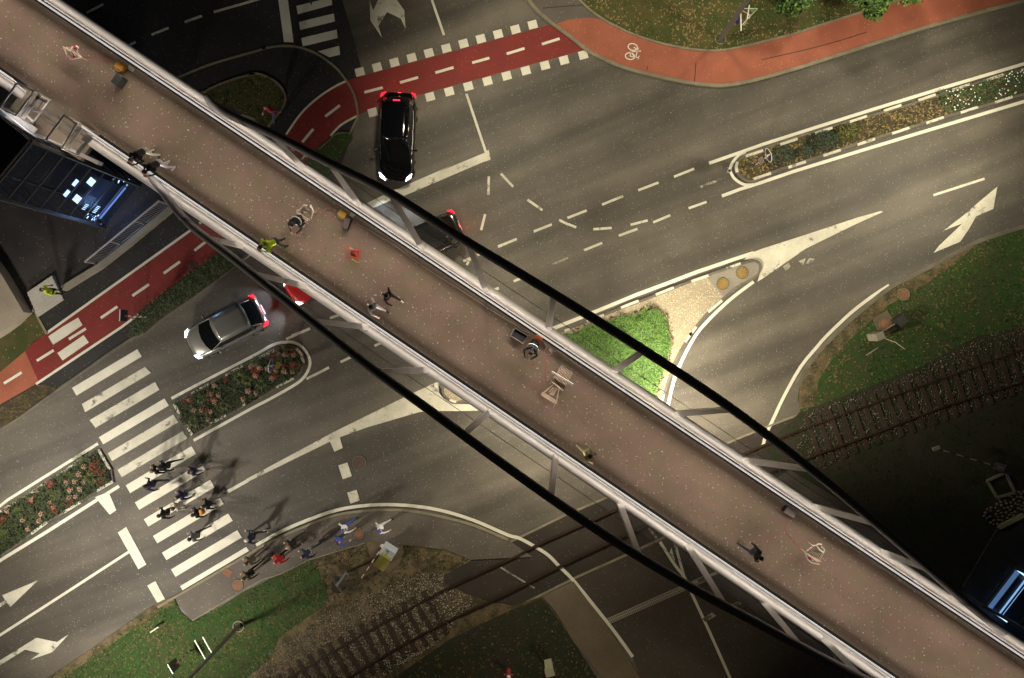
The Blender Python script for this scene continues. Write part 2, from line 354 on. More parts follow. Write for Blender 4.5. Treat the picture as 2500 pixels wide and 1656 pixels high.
for a in [T(2, 0, (455, 75), (640, 60), (830, 45)), T(2, 0, (1845, 570), (1840, 650), (1832, 740)), T(2, 0, (1408, 600), (1405, 640)), T(3, 0, (0, 540), (400, 450), (700, 370), (950, 290))]:
    MB().ribbon(G2(a, .106), .035, .106, .106).build('surface_joint', asphalt_dark, cyc)
# bicycle symbol
bm_ = MB()
def bpt(x, y): return T(2, 0, (x, y))[0]
def bring(cx, cy, rx, ry, rot):
    p = []
    for k in range(25):
        a = 2 * math.pi * k / 24; x = rx * math.cos(a); y = ry * math.sin(a); p.append(bpt(cx + x * math.cos(rot) - y * math.sin(rot), cy + x * math.sin(rot) + y * math.cos(rot)))
    bm_.ribbon(G2(p, .108), .055, .108, .108)
bring(1275, 425, 42, 30, .2); bring(1250, 508, 42, 30, .2)
for a in [((1285, 425), (1325, 460)), ((1325, 460), (1350, 465)), ((1325, 432), (1318, 470)), ((1318, 465), (1250, 468)), ((1255, 460), (1265, 475)), ((1250, 468), (1300, 520)), ((1318, 465), (1300, 520)), ((1250, 508), (1300, 520)), ((1300, 520), (1332, 520)), ((1332, 505), (1325, 535)), ((1250, 508), (1262, 468))]:
    bm_.ribbon(G2([bpt(*a[0]), bpt(*a[1])], .109), .05, .109, .109)
bm_.build('bicycle_marking', paint, cyc)
# bicycle symbol and arrow on the fresh red path
MB().prism(G2([(680 + x / 19.6, 320 + y / 19.6) for x, y in [(1100, 1090), (1245, 980), (1440, 1060), (1385, 1275), (1290, 1225), (1085, 1440), (1035, 1400), (1215, 1160)]], .015), .015, .015).build('arrow_marking', paint_old, road)
b2 = MB(); q_ = [(680 + (720 + 110 * math.cos(a)) / 19.6, 320 + (800 + 140 * math.sin(a)) / 19.6) for a in [2 * math.pi * k / 16 for k in range(17)]]
b2.ribbon(G2(q_, .015), .045, .015, .015); q_ = [(x - 22, y - 12) for x, y in q_]; b2.ribbon(G2(q_, .015), .045, .015, .015)
b2.ribbon(G2([(716, 362), (706, 352), (697, 350)], .015), .045, .015, .015); b2.build('bicycle_marking', paint_old, road)
# waiting box + stop line
RP(T(1, 0, (2160, 1365), (2195, 1355), (2210, 1440), (2170, 1460)), .012, paint_old)
RP(T(1, 0, (1740, 1553), (2170, 1375), (2205, 1440), (1930, 1553)) + T(1, 1, (2110, 0), (1430, 290), (1340, 240), (1870, 10)), .012, paint_old, 'stop_line')
RP(T(1, 1, (1055, 375), (1250, 280), (1325, 325), (1110, 420)), .012, paint_old, 'stop_line')
# junction guide dashes
for c, r, a, b in [(2, 1, (85, 90), (195, 208)), (2, 1, (325, 325), (460, 420)), (2, 1, (610, 508), (690, 548)), (2, 1, (918, 592), (1085, 580)), (2, 1, (1255, 552), (1410, 512)),
                   (1, 1, (2195, 115), (2190, 280)), (1, 1, (2162, 455), (2125, 600)), (1, 1, (1995, 915), (2030, 850)), (1, 1, (1965, 880), (2035, 850)),
                   (2, 1, (58, 748), (228, 680)), (2, 1, (382, 612), (545, 548)), (2, 1, (685, 490), (860, 422)), (2, 1, (998, 370), (1188, 292)), (2, 1, (1325, 240), (1508, 170)), (2, 1, (1648, 118), (1830, 45)),
                   (2, 1, (198, 1062), (330, 1010)), (2, 1, (835, 782), (1000, 715)), (2, 1, (1150, 650), (1318, 588)), (2, 1, (1460, 530), (1615, 465)), (2, 1, (1780, 402), (1942, 345)),
                   (2, 1, (0, 1150), (65, 1125)), (1, 1, (2090, 825), (2135, 808)), (1, 1, (2280, 750), (2367, 712)), (1, 1, (2220, 1145), (2285, 1122)),
                   (1, 2, (365, 105), (580, 8)), (1, 2, (855, 312), (1025, 232)), (1, 2, (548, 465), (752, 360)), (1, 2, (1162, 165), (1255, 125)), (1, 1, (760, 1395), (880, 1352)),
                   (1, 1, (415, 1553), (580, 1490)), (0, 1, (2185, 875), (2285, 800)), (0, 1, (1800, 540), (1850, 500)), (1, 1, (705, 130), (765, 50))]:
    line(T(c, r, a, b), 6, m=paint_old, name='guide_dash')
line(T(2, 1, (690, 545), (765, 575)), 6, m=paint_old, name='guide_dash')
line(T(2, 1, (545, 912), (690, 850)), 5, m=paint_faint, name='guide_dash'); line(T(2, 1, (1885, 212), (2070, 138)), 6, m=paint_faint, name='guide_dash')
# right median
UM = T(3, 0, (0, 1345), (400, 1210), (800, 1095), (1280, 960), (1800, 795), (2367, 620), (3200, 400)); LM = T(3, 0, (3200, 600), (2367, 850), (2100, 930), (1640, 1060), (1180, 1200), (860, 1300), (560, 1400), (110, 1550)) + [(1860, 433)]
TIPM = [(1838, 443), (1818, 438), (1804, 424), (1800, 405), (1806, 390), (1822, 378), (1843, 369)]
med_o = crom(UM[::-1] + TIPM[::-1] + LM[::-1], 4)
med = struct(plate('median', med_o, 0, .10, soil))
MB().ribbon(G2(med_o, .12), .13, 0, .12).build('kerb', kerbd, med)
kb = [T(3, 0, (245 + 311 * i, 1282 - 99 * i))[0] for i in range(8)] + [T(3, 0, (-60, 1373))[0]]
def kblock(pts, parent, w=.13, z=.135, m=paint_old):
    MB().ribbon(G2(pts, z), w, .02, z).build('painted_kerb_stone', m, parent)
for i, (x, y) in enumerate([(245, 1280), (560, 1180), (872, 1075), (1182, 975), (1492, 880), (1802, 787), (2112, 697), (2420, 610), (-66, 1385)]): kblock(T(3, 0, (x - 78, y + 26), (x + 78, y - 26)), med)
for i, (x, y) in enumerate([(320, 1486), (635, 1380), (945, 1280), (1256, 1180), (1565, 1085), (1875, 992), (2185, 900), (5, 1590)]): kblock(T(3, 0, (x - 78, y + 26), (x + 78, y - 26)), med)
kblock([(1800, 421), (1798, 408), (1801, 395)], med)
line(T(2, 0, (1965, 1475), (2367, 1335)) + T(3, 0, (0, 1308), (500, 1148), (1000, 990), (1700, 775), (2367, 578), (3200, 340)), 8, name='edge_line')
line(T(3, 0, (3200, 690), (2367, 918), (1500, 1178), (900, 1360), (300, 1545)) + T(3, 1, (0, 168)) + T(2, 1, (2360, 195), (2240, 232), (2080, 292)), 8, name='edge_line')
line(T(2, 0, (2300, 1380), (2240, 1400), (2175, 1470), (2145, 1553)) + T(2, 1, (2150, 60), (2190, 130), (2250, 175), (2310, 192), (2400, 185)), 7, n=4, name='edge_line')
# triangle island
TI = [(1098, 928), (1360, 814), (1430, 787), (1514, 754), (1600, 722), (1687, 687), (1773, 657), (1822, 641), (1842, 637), (1856, 645), (1855, 662), (1842, 678), (1797, 703), (1762, 733), (1730, 762), (1700, 797), (1684, 820), (1673, 837), (1657, 865), (1643, 895), (1630, 935), (1622, 962), (1614, 990), (1600, 1030), (1540, 1050), (1350, 1020), (1157, 981), (1114, 984), (1096, 976), (1083, 964), (1082, 948)]
TIs = crom(TI, 3, True)
tri = struct(plate('traffic_island', TIs, 0, .10, gravel))
plate('concrete_nose', [(1722, 674), (1773, 658), (1822, 643), (1842, 639), (1853, 646), (1852, 662), (1840, 676), (1797, 701), (1768, 726), (1745, 700)], .1, .11, conc, tri)
MB().ribbon(G2(TIs + TIs[:1], .12), .13, 0, .12).build('kerb', kerbd, tri)
for p in [T(2, 1, (1805, 1062), (1960, 1008)), T(2, 1, (1485, 1182), (1645, 1118)), T(2, 1, (1170, 1300), (1328, 1238)), T(2, 1, (862, 1425), (1015, 1365)), T(2, 1, (660, 1510), (705, 1492)), T(2, 1, (2125, 945), (2250, 900)),
          T(2, 1, (1958, 1338), (2082, 1235)), T(2, 1, (1790, 1550), (1850, 1472)), T(2, 2, (1748, 130), (1808, 45)), T(2, 2, (1535, 685), (1552, 605)), T(1, 2, (1840, 655), (1900, 672))]: kblock(p, tri)
line(T(2, 1, (540, 1495), (940, 1335), (1300, 1187), (1600, 1075), (1860, 975), (2200, 860), (2367, 805)), 9, name='edge_line')
line(T(2, 1, (2367, 1065), (2180, 1205), (2020, 1350), (1880, 1500)) + T(2, 2, (1790, 160), (1700, 340), (1640, 500), (1590, 720)), 8, n=3, name='edge_line')
RP(T(2, 1, (2330, 812)) + T(3, 1, (0, 768), (400, 640), (850, 490), (1082, 425), (1092, 436), (850, 545), (400, 765), (0, 1042), (-40, 1065), (-22, 1010), (-8, 940), (-30, 890), (-80, 860), (-160, 868)), .0125, paint_old, 'chevron_marking')
RP(T(1, 2, (1775, 470), (1480, 605), (790, 945), (0, 1370), (0, 1402), (760, 1030), (850, 990), (1100, 900), (1560, 765), (1680, 752), (1900, 755), (2250, 745), (2300, 700), (1900, 690), (1790, 640), (1745, 590), (1740, 540)), .0125, paint_old, 'chevron_marking')
line(T(0, 2, (2040, 1490), (2240, 1380)), 8, name='lane_line')
for q in [T(1, 2, (760, 1030), (850, 990), (875, 1087), (800, 1122)), T(1, 2, (835, 1245), (918, 1218), (958, 1342), (875, 1370)), T(1, 2, (915, 1490), (1002, 1465), (1030, 1560), (945, 1590))]: RP(q, .013, paint_old, 'block_marking')
# right arrow, short line, outer edge line
RP(T(3, 1, (1550, 805), (1600, 740), (1810, 540), (1640, 605), (1810, 475), (1960, 345), (2127, 205), (2110, 300), (2090, 408), (1935, 475), (1870, 590), (1790, 705)), .012, paint_old, 'arrow_marking')
line(T(3, 1, (1548, 285), (2012, 135)), 6, m=paint_old)
EY = T(3, 1, (1150, 1098), (1000, 1195), (800, 1350), (590, 1550)) + T(3, 2, (500, 172), (350, 355), (200, 622), (100, 832), (40, 960), (8, 1075))
line(EY, 8, n=3, name='edge_line')
for c, r, q in [(3, 1, ((190, 930), (240, 890), (260, 930), (215, 970))), (3, 1, ((330, 880), (400, 850), (370, 920))), (3, 1, ((430, 850), (480, 860), (440, 910), (395, 900)))]: RP(T(c, r, *q), .011, paint_faint, 'paint_patch')
# zebra crossing lower left
ST = [((650, 545), (1240, 195), (1280, 262), (690, 615)), ((740, 690), (1310, 355), (1362, 410), (768, 765)), ((810, 835), (1400, 490), (1440, 562), (862, 905)), ((892, 990), (1485, 640), (1525, 705), (932, 1055)),
      ((972, 1135), (1565, 785), (1610, 855), (1012, 1205)), ((1060, 1285), (1650, 935), (1692, 1000), (1100, 1350)), ((1135, 1425), (1730, 1070), (1770, 1140), (1175, 1495))]
for i, q in enumerate(ST): RP(T(0, 2, *q), .012, paint_old if i in (1, 2, 4, 5) else paint, 'crossing_stripe')
for i in range(6):
    o = Vector((22.1 * i, 40.9 * i)); a, b, c, d = [Vector(p) + o for p in [(329, 1227), (491, 1131), (502, 1149), (340, 1245)]]
    if i == 5: c = b + (c - b) * .55; d = a + (d - a) * .55
    RP([tuple(p) for p in (a, b, c, d)], .012, paint if i else paint, 'crossing_stripe')
RP([(232, 1214), (265, 1201), (284, 1246), (268, 1257)], .013); RP(T(0, 3, (1035, 290), (1108, 240), (1285, 570), (1215, 612)), .013, name='stop_line'); RP(T(0, 3, (1293, 755), (1365, 715), (1452, 880), (1380, 905)), .013, paint_old, 'stop_line')
line(T(0, 3, (1130, 460), (560, 830), (0, 1190), (-600, 1560)), 6.5)
line(T(0, 2, (1075, 1432)) + T(0, 3, (840, 10), (400, 290), (0, 535), (-600, 880)), 8, name='edge_line')
line(T(0, 2, (885, 1048), (480, 1300), (75, 1553)) + T(0, 3, (0, 58), (-500, 360)), 7, name='edge_line')
line(T(0, 2, (1548, 640), (1900, 455), (2300, 248)) + T(1, 2, (240, 158), (350, 132), (450, 140), (530, 200), (578, 290), (570, 370), (520, 455), (430, 525), (200, 655)) + T(0, 2, (2300, 715), (2000, 880), (1748, 1020)), 7, n=3, name='edge_line')
RP(T(0, 3, (20, 840), (335, 708), (92, 942), (60, 905), (0, 945), (-300, 1130), (-300, 1080), (0, 912), (45, 885)), .012, paint_old, 'arrow_marking')
RP(T(0, 3, (0, 1412), (320, 1213), (500, 1250), (605, 1183), (460, 1340), (265, 1408), (348, 1350), (220, 1318), (0, 1455), (-300, 1640), (-300, 1600)), .012, paint_old, 'arrow_marking')
# curved yellow-white line and lower pavement
YC = T(1, 3, (90, 400), (300, 285), (500, 197), (800, 92), (1100, 48), (1400, 50), (1700, 92), (2000, 182), (2302, 312)) + T(2, 3, (240, 338), (380, 412), (500, 490), (600, 592), (710, 700), (900, 932), (1080, 1160), (1240, 1382))
line(YC, 8, .02, n=4, name='edge_line')
KC = T(1, 3, (62, 452), (120, 420), (300, 330), (500, 243), (800, 135), (1100, 97), (1400, 97), (1700, 150), (2000, 230), (2302, 355))
KCs = crom(KC, 4)
walk = struct(plate('pavement', T(0, 3, (1540, 866), (1900, 650), (2180, 480)) + KCs[1:] + [(1300, 1360), (1148, 1367)] + T(1, 3, (1750, 440), (1400, 400), (1050, 375), (560, 530), (0, 800)) + T(0, 3, (1680, 1065)), 0, .07, pave))
MB().ribbon(G2(KCs, .10), .12, 0, .10).build('kerb', kerbm, walk)
MB().ribbon(G2(T(0, 3, (1385, 945), (1900, 645), (2250, 440)), .09), .12, 0, .09).build('kerb', kerbm, walk)
MB().ribbon(G2(T(0, 3, (1690, 1062), (2150, 790), (2300, 705)) + T(1, 3, (300, 655), (560, 528), (1050, 380)), .085), .05, 0, .085).build('kerb', kerbm, walk)
# lower-left lawn / sand / verge
LG = [(100, 1700), (125, 1656), (230, 1590), (300, 1540), (388, 1478), (425, 1462), (467, 1518), (600, 1442), (700, 1390), (750, 1365), (765, 1372), (790, 1420), (800, 1450), (790, 1480), (740, 1515), (680, 1560), (660, 1610), (600, 1656), (560, 1720)]
lawn4 = struct(plate('lawn', LG, 0, .05, grassm, None, 2))
MB().ribbon(G2(crom([(110, 1672), (230, 1592), (300, 1542), (388, 1482), (425, 1466)], 4)), .42, .05, .056).build('verge', verge, lawn4)
VG = T(1, 3, (560, 535), (1060, 375), (1340, 380), (1760, 430), (1960, 530), (1750, 650), (1500, 720), (1000, 900), (700, 1080), (560, 1150), (700, 900), (720, 780), (640, 640))
verge1 = struct(plate('verge', VG, 0, .045, verge, None, 2))
# right lawn
RG = [(2700, 480), (2500, 557), (2428, 578), (2374, 600), (2293, 643), (2211, 686), (2157, 719), (2100, 760), (2049, 808), (2005, 850), (1976, 889), (1955, 930), (1948, 975), (1955, 1005), (2010, 985), (2120, 945), (2260, 890), (2390, 820), (2500, 800), (2700, 700)]
lawn5 = struct(plate('lawn', RG, 0, .05, grassm))
MB().ribbon(G2(crom([(2500, 553), (2428, 575), (2374, 596), (2293, 640), (2211, 682), (2157, 714), (2049, 806), (1976, 887), (1950, 940)], 3), .07), .22, 0, .07).build('kerb', kerbd, lawn5)
VR = [(2440, 572), (2374, 600), (2293, 643), (2211, 686), (2157, 719), (2049, 808), (1976, 889), (1950, 935), (1948, 1000), (1900, 1030), (1880, 1045), (1930, 920), (1990, 850), (2045, 800), (2150, 716), (2290, 638), (2430, 568), (2440, 575), (2380, 625), (2250, 700), (2150, 780), (2060, 860), (2000, 925), (1985, 1000), (1955, 1005), (1950, 940), (1976, 892), (2050, 812), (2160, 722)]
struct(plate('verge', [(2380, 598), (2293, 645), (2211, 688), (2157, 721), (2049, 810), (1976, 891), (1953, 935), (1950, 1000), (1990, 990), (1998, 930), (2030, 880), (2090, 815), (2170, 745), (2250, 700), (2340, 640)], .05, .058, verge))
# dark field lower right and railway bed
DG = [(1955, 1005), (2120, 940), (2260, 885), (2400, 815), (2700, 690), (2700, 1800), (2300, 1800), (2350, 1500), (2100, 1250), (1900, 1130), (1860, 1095)]
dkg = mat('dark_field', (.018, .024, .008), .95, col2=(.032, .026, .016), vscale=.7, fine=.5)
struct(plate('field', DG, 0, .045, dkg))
DL = [(560, 1760), (610, 1650), (690, 1535), (790, 1475), (800, 1430)] + T(1, 3, (900, 850), (1200, 800), (1500, 720), (1740, 660), (1745, 740), (2050, 880)) + [(1250, 1480), (1330, 1455), (1420, 1600), (1480, 1720), (600, 1760), (640, 1656)]
struct(plate('field', DL, 0, .047, verge))
DL2 = [(1247, 1490), (1325, 1460), (1395, 1560), (1500, 1720), (900, 1760), (960, 1656), (1100, 1560)]
struct(plate('field', DL2, .047, .052, dkg))
# level crossing slab
LC = T(2, 3, (970, -5), (650, 133), (230, 338), (0, 448)) + T(1, 3, (1970, 530), (1750, 650), (1740, 740), (2050, 870)) + [(1247, 1488), (1347, 1440), (1403, 1412), (1534, 1353), (1700, 1275), (1840, 1190), (1960, 1130), (1990, 1080), (1955, 1011), (1860, 1047), (1765, 1087)]
lcx = struct(plate('level_crossing', [(1470, 1219), (1381, 1257), (1264, 1314), (1200, 1344), (1148, 1367), (1086, 1401), (1084, 1426), (1140, 1455), (1170, 1460), (1247, 1490), (1347, 1440), (1403, 1412), (1534, 1353), (1631, 1308), (1800, 1225), (1940, 1140), (1965, 1075), (1955, 1011), (1860, 1047), (1765, 1087), (1600, 1162)], .014, .017, asphalt_dark))
MB().ribbon(G2([(1086, 1401), (1148, 1367), (1264, 1315), (1381, 1258), (1470, 1220), (1600, 1162), (1765, 1087), (1860, 1047), (1955, 1011)], .03), .10, 0, .03).build('kerb', kerbm, lcx)
MB().ribbon(G2([(1247, 1490), (1347, 1440), (1403, 1412), (1534, 1353), (1631, 1308)], .03), .12, 0, .03).build('kerb', kerbm, lcx)
# lower road: patch, grate, lines, beige footpath
struct(plate('road_patch', T(2, 3, (1245, 1385), (1850, 1060), (2302, 880)) + [(2100, 1480), (2300, 1800), (1600, 1800)], .009, .009, asphalt_mid))
struct(plate('road_patch', T(2, 3, (720, 715), (1200, 490), (1550, 320)) + [(1700, 1290), (2100, 1500)] + T(2, 3, (1850, 1060), (1245, 1385)), .005, .005, asphalt_mid))
struct(plate('footpath', T(2, 3, (450, 850), (720, 720), (900, 960), (1020, 1110), (1130, 1290), (1310, 1570), (1500, 1900), (1200, 1900), (980, 1568), (720, 1250), (560, 980)), 0, .06, mat('footpath_sand', (.14, .11, .075), .9, var=.15, vscale=2, fine=.3)))
gr_ = MB(); ga, gb = [Wp(*p, .02) for p in T(2, 3, (1010, 1075), (1880, 690))]
gr_.bar(ga, gb, .30, .02)
grate = gr_.build('drain_grate', mat('grate_steel', (.30, .27, .22), .6)); tag(grate, 'long slotted metal drain across the lower road beside the level crossing', 'drain')
gs = MB(); dd = (gb - ga); n_ = int(dd.length / .09)
for i in range(n_):
    for s_ in (-.07, .07):
        c = ga + dd * ((i + .5) / n_); dn = dd.normalized(); sd = Vector((-dn.y, dn.x, 0)) * s_; gs.box(c + sd + Vector((0, 0, .012)), (.045, .09, .006), math.atan2(dn.y, dn.x))
gs.build('slot', steel_d, grate)
line(T(2, 3, (1480, 370), (1600, 560), (1700, 692), (1760, 830), (1900, 1130), (2095, 1568), (2300, 2050)), 7, .02, n=3)
line(T(2, 3, (1600, 345), (1650, 530), (1695, 690)), 6.5, .021, paint_old)
RP(T(2, 3, (1580, 420), (1615, 550), (1563, 465)), .02, paint_old, 'arrow_marking')
RP(T(2, 3, (1850, 1048), (1935, 990), (1975, 1020), (1880, 1075)), .02, paint_faint); RP(T(2, 3, (2100, 920), (2180, 888), (2200, 915), (2120, 950)), .02, paint_faint)
line(T(2, 3, (1650, 790), (1870, 690), (2000, 630)), 7, .02, paint_faint)
line([(2010, 1560), (2050, 1620), (2090, 1700)], 6, .02, paint_faint)
line(T(2, 3, (1310, 150), (1450, 340)), 6, .02, paint_faint); line(T(2, 3, (80, 595), (380, 780)), 4, .02, paint_faint)
# railway
U1 = [(600, 1708), (706, 1656), (878, 1554), (1084, 1442), (1240, 1369), (1308, 1334), (1442, 1274), (1511, 1243), (1700, 1160), (1863, 1090), (1963, 1049), (2211, 957), (2500, 854), (2700, 780)]
U2 = [(760, 1708), (850, 1656), (1045, 1542), (1240, 1449), (1367, 1384), (1486, 1328), (1600, 1277), (1790, 1192), (1976, 1119), (2130, 1062), (2320, 989), (2500, 933), (2700, 860)]
rail_root = empty('railway_track'); tag(rail_root, 'single rusty railway track crossing under the footbridge on timber sleepers', 'railway track')
for U in (U1, U2):
    MB().ribbon(G2(crom(U, 3), .16), .075, .03, .15).build('rail', rust, rail_root)
    MB().ribbon(G2(crom(U, 3), .06), .17, .02, .06).build('rail_foot', rust, rail_root)
def poly_at(U, s):
    P = [Wp(*p) for p in U]; L_ = [0]
    for i in range(len(P) - 1): L_.append(L_[-1] + (P[i + 1] - P[i]).length)
    s = s * L_[-1]
    for i in range(len(P) - 1):
        if s <= L_[i + 1] + 1e-6: return P[i].lerp(P[i + 1], (s - L_[i]) / (L_[i + 1] - L_[i])), L_[-1]
rr = random.Random(3)
_, LT = poly_at(U1, 0)
NS = int(LT / .60)
for i in range(NS):
    p, _ = poly_at(U1, (i + .5) / NS); q, _ = poly_at(U1, min(1, (i + .9) / NS)); d0 = (q - p).normalized(); d = Vector((-d0.y, d0.x, 0))
    if d.y > 0: d = -d
    c = p + d * .755; px = 1250 + c.x * 48
    if 1070 < px < 1965 or px < 560 or px > 2620: continue
    MB().box((c.x, c.y, .045), (2.5 + rr.uniform(-.1, .15), .22, .09), math.atan2(d.y, d.x) + rr.uniform(-.03, .03)).build('sleeper', woodt, rail_root)
def stones(name, poly, dens, label, seed):
    rn = random.Random(seed); mb = MB()
    for x, y in scatter(poly, dens, rn):
        r = rn.uniform(.022, .055); a = rn.uniform(0, 6.28); z = .055
        v = [(x + r * math.cos(a + k * 2.09) * rn.uniform(.7, 1.2), y + r * math.sin(a + k * 2.09) * rn.uniform(.7, 1.2), z) for k in range(3)]
        mb.add(v + [(x + rn.uniform(-.3, .3) * r, y + rn.uniform(-.3, .3) * r, z + r * rn.uniform(.7, 1.3))], [(0, 1, 3), (1, 2, 3), (2, 0, 3)])
        mb.m[-3:] = [rn.choice((0, 0, 1, 2))] * 3
    o = mb.build(name, [stonem, mat('pale_stone', (.42, .38, .32), .9), mat('brown_stone', (.14, .10, .065), .9)] if seed == 5 else [mat('shaded_stone', (.09, .075, .055), .9), mat('shaded_grey_stone', (.20, .17, .13), .9), mat('shaded_brown_stone', (.06, .042, .03), .9)]); return tag(o, label, 'ballast', kind='stuff')
bal1 = G2([(560, 1680), (640, 1600), (730, 1545), (800, 1492), (900, 1450), (1020, 1400), (1085, 1395), (1080, 1430), (1160, 1462), (1080, 1560), (880, 1690)])
bal2 = G2([(1960, 1010), (2060, 975), (2160, 940), (2260, 895), (2380, 830), (2500, 790), (2520, 950), (2400, 985), (2250, 1040), (2100, 1090), (2010, 1150), (1940, 1130)])
stones('ballast', bal1, 190, 'pale stone ballast around the track at the lower left', 5)
stones('ballast', bal2, 95, 'stone ballast around the right track, darkened for the weak light there', 6)  # same ballast in darker colours, standing for the weaker light here
def tufts(name, poly_px, dens, mats, label, z=.05, h=(.04, .10), w=.018, seed=1, n=4, cat='grass', wts=None):
    rn = random.Random(seed); mb = MB(); wts = wts or [1] * len(mats)
    for x, y in scatter(G2(poly_px), dens, rn):
        patch = noise.noise((x * .5, y * .5, seed)) + rn.uniform(-.5, .5)
        mi = rn.choices(range(len(mats)), wts)[0]
        if patch < -.25: mi = len(mats) - 1
        for k in range(n):
            a = rn.uniform(0, 6.28); l = rn.uniform(*h); hh = l * rn.uniform(.2, .9); ww = w * rn.uniform(.7, 1.4)
            bx = x + rn.uniform(-.04, .04); by = y + rn.uniform(-.04, .04); dx, dy = math.cos(a), math.sin(a)
            mb.add([(bx - dy * ww, by + dx * ww, z), (bx + dy * ww, by - dx * ww, z), (bx + dx * l, by + dy * l, z + hh)], [(0, 1, 2)]); mb.m[-1] = mi
    return tag(mb.build(name, mats), label, cat, kind='stuff')
g1 = mat('blade_green', (.038, .115, .010), .7); g2_ = mat('blade_dark', (.012, .034, .006), .7); g3 = mat('blade_straw', (.16, .12, .045), .8); g4 = mat('blade_olive', (.09, .10, .02), .8)
g5 = mat('blade_bright', (.13, .27, .035), .6); lf = mat('dead_leaf', (.34, .25, .11), .8)
tufts('grass', LG, 55, [g1, g2_, g4, g3], 'short mown green grass below the lower pavement', seed=1, wts=[4, 3, 1, 1])
tufts('grass', RG, 40, [g1, g2_, g4, g3], 'dark green grass strip right of the curved slip road', seed=2, wts=[4, 3, 1, 1])
tufts('grass', [p for p in K2s if p[0] < 2500] + [(2300, -60), (1380, -60)], 55, [g4, g3, g1, lf], 'dry yellowish grass with fallen leaves above the orange cycle path', z=.13, seed=3, wts=[5, 1, 3, .8])
tufts('grass', LP1, 45, [g4, g3, g2_], 'brownish grass patch in the kidney shaped traffic island', seed=4)
tufts('grass', LP2, 45, [g2_, g1, g4], 'dark narrow grass wedge beside the red cycle path', seed=5)
tufts('weeds', VG, 40, [g3, g4, g2_, mat('blade_brown', (.07, .045, .02), .9)], 'sparse dry weeds on the sandy verge by the signal cabinet', seed=6)
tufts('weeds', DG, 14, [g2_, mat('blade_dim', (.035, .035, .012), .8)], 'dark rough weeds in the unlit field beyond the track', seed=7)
tufts('weeds', DL2, 22, [g2_, g4, g3], 'dark rough weeds below the track beside the footpath', seed=8)
tufts('weeds', T(0, 2, (0, 740), (150, 640), (330, 520), (420, 512), (500, 550), (250, 760), (0, 900)), 70, [g4, g3, mat('blade_brown', (.07, .045, .02), .9)], 'brown low growth between the orange cycle path and the road', z=.02, seed=9)
tufts('weeds', TIPM + UM[:6] + [(2300, 290), (2011, 375), (1890, 415)], 90, [g3, g4, g2_, lf], 'dry low weeds covering the soil of the right median', z=.1, seed=10)
# ================================================================ FOOTBRIDGE
ZD = 6.5
eU = lambda x: (x, -52 + .6676 * x); eL = lambda x: (x, 160 + .679 * x)
def edge(side, x, off, z):
    f = eU if side > 0 else eL
    p = Wp(*f(x), ZD); q = Wp(*f(x + 100), ZD); d = (q - p).normalized(); n = Vector((-d.y, d.x, 0)) * side
    if n.y * side < 0: n = -n
    r = p + n * off; r.z = z; return r
BX0, BX1 = -900, 3500
bridge = empty('footbridge', (0, 0, 0)); tag(bridge, 'white steel arched footbridge with brown deck crossing the whole junction diagonally', 'bridge')
MB().prism([tuple(edge(1, BX0, .035, 0))[:2], tuple(edge(1, BX1, .035, 0))[:2], tuple(edge(-1, BX1, .035, 0))[:2], tuple(edge(-1, BX0, .035, 0))[:2]], ZD - .25, ZD).build('deck', deckm, bridge)
LGAP = (75, 238)   # landing gap in lower railing (px x)
for sd in (1, -1):
    spans = [(BX0, BX1)] if sd > 0 else [(BX0, LGAP[0]), (LGAP[1], BX1)]
    for a, b in spans:
        g = [tuple(edge(sd, x, o, 0))[:2] for x, o in ((a, .035), (b, .035), (b, .30), (a, .30))]
        MB().prism(g, ZD - .3, ZD - .05).build('gap_strip', gap_strip, bridge)  # black strip put in for the dark gap between deck and tube
        MB().tube([edge(sd, a, .52, ZD - .08), edge(sd, b, .52, ZD - .08)], .19, 24).build('edge_tube', steel_w, bridge, True)
        hr = .13 if sd > 0 else .10
        MB().tube([edge(sd, a, hr, ZD + 1.05), edge(sd, b, hr, ZD + 1.05)], .037, 12).build('handrail', mat('lit_handrail', (.8, .78, .76), .3, emit=(1.0, .95, .92), estr=.55), bridge, True)
        k = MB(); 
        for zz in (.25, .5, .75): k.tube([edge(sd, a, .17, ZD + zz), edge(sd, b, .17, ZD + zz)], .008, 6)
        k.build('rail_wire', chrome, bridge)
        MB().bar(edge(sd, a, .285, ZD + .05), edge(sd, b, .285, ZD + .05), .05, .12).build('kerb_plate', steel_w, bridge)
        n = int((edge(sd, b, 0, 0) - edge(sd, a, 0, 0)).length / 2.9)
        for i in range(n + 1):
            x = a + (b - a) * i / n
            if x < -150 or x > 2650: continue
            pb = MB().bar(edge(sd, x, .26, ZD - .02), edge(sd, x, .15, ZD + 1.02), .05, .02); pb.box(edge(sd, x, .31, ZD + .09), (.10, .06, .03), math.atan(-.67)); pb.build('post', steel_g, bridge)
AU = [(505, 240), (541, 272), (676, 333), (803, 398), (951, 472), (1120, 578), (1352, 718), (1584, 863), (1796, 1005), (1986, 1151), (2134, 1275), (2271, 1394), (2376, 1485), (2450, 1545)]
AL = [(365, 425), (395, 465), (460, 545), (568, 630), (739, 766), (898, 892), (1056, 1007), (1215, 1124), (1373, 1236), (1531, 1341), (1690, 1436), (1848, 1521), (1986, 1595), (2140, 1672), (2290, 1730)]
def arch_pts(A):
    x0, x1 = A[0][0], A[-1][0]; out = []
    for x, y in crom(A, 5):
        s = (x - x0) / (x1 - x0); z = 6.45 + 5.3 * 4 * s * (1 - s) ; out.append(Wp(x, y, z))
    return out, (x0, x1)
arcs = {}
for sd, A in ((1, AU), (-1, AL)):
    P, rng_ = arch_pts(A); arcs[sd] = (A, rng_)
    MB().tube(P, .17, 20).build('arch', arch_m, bridge, True)
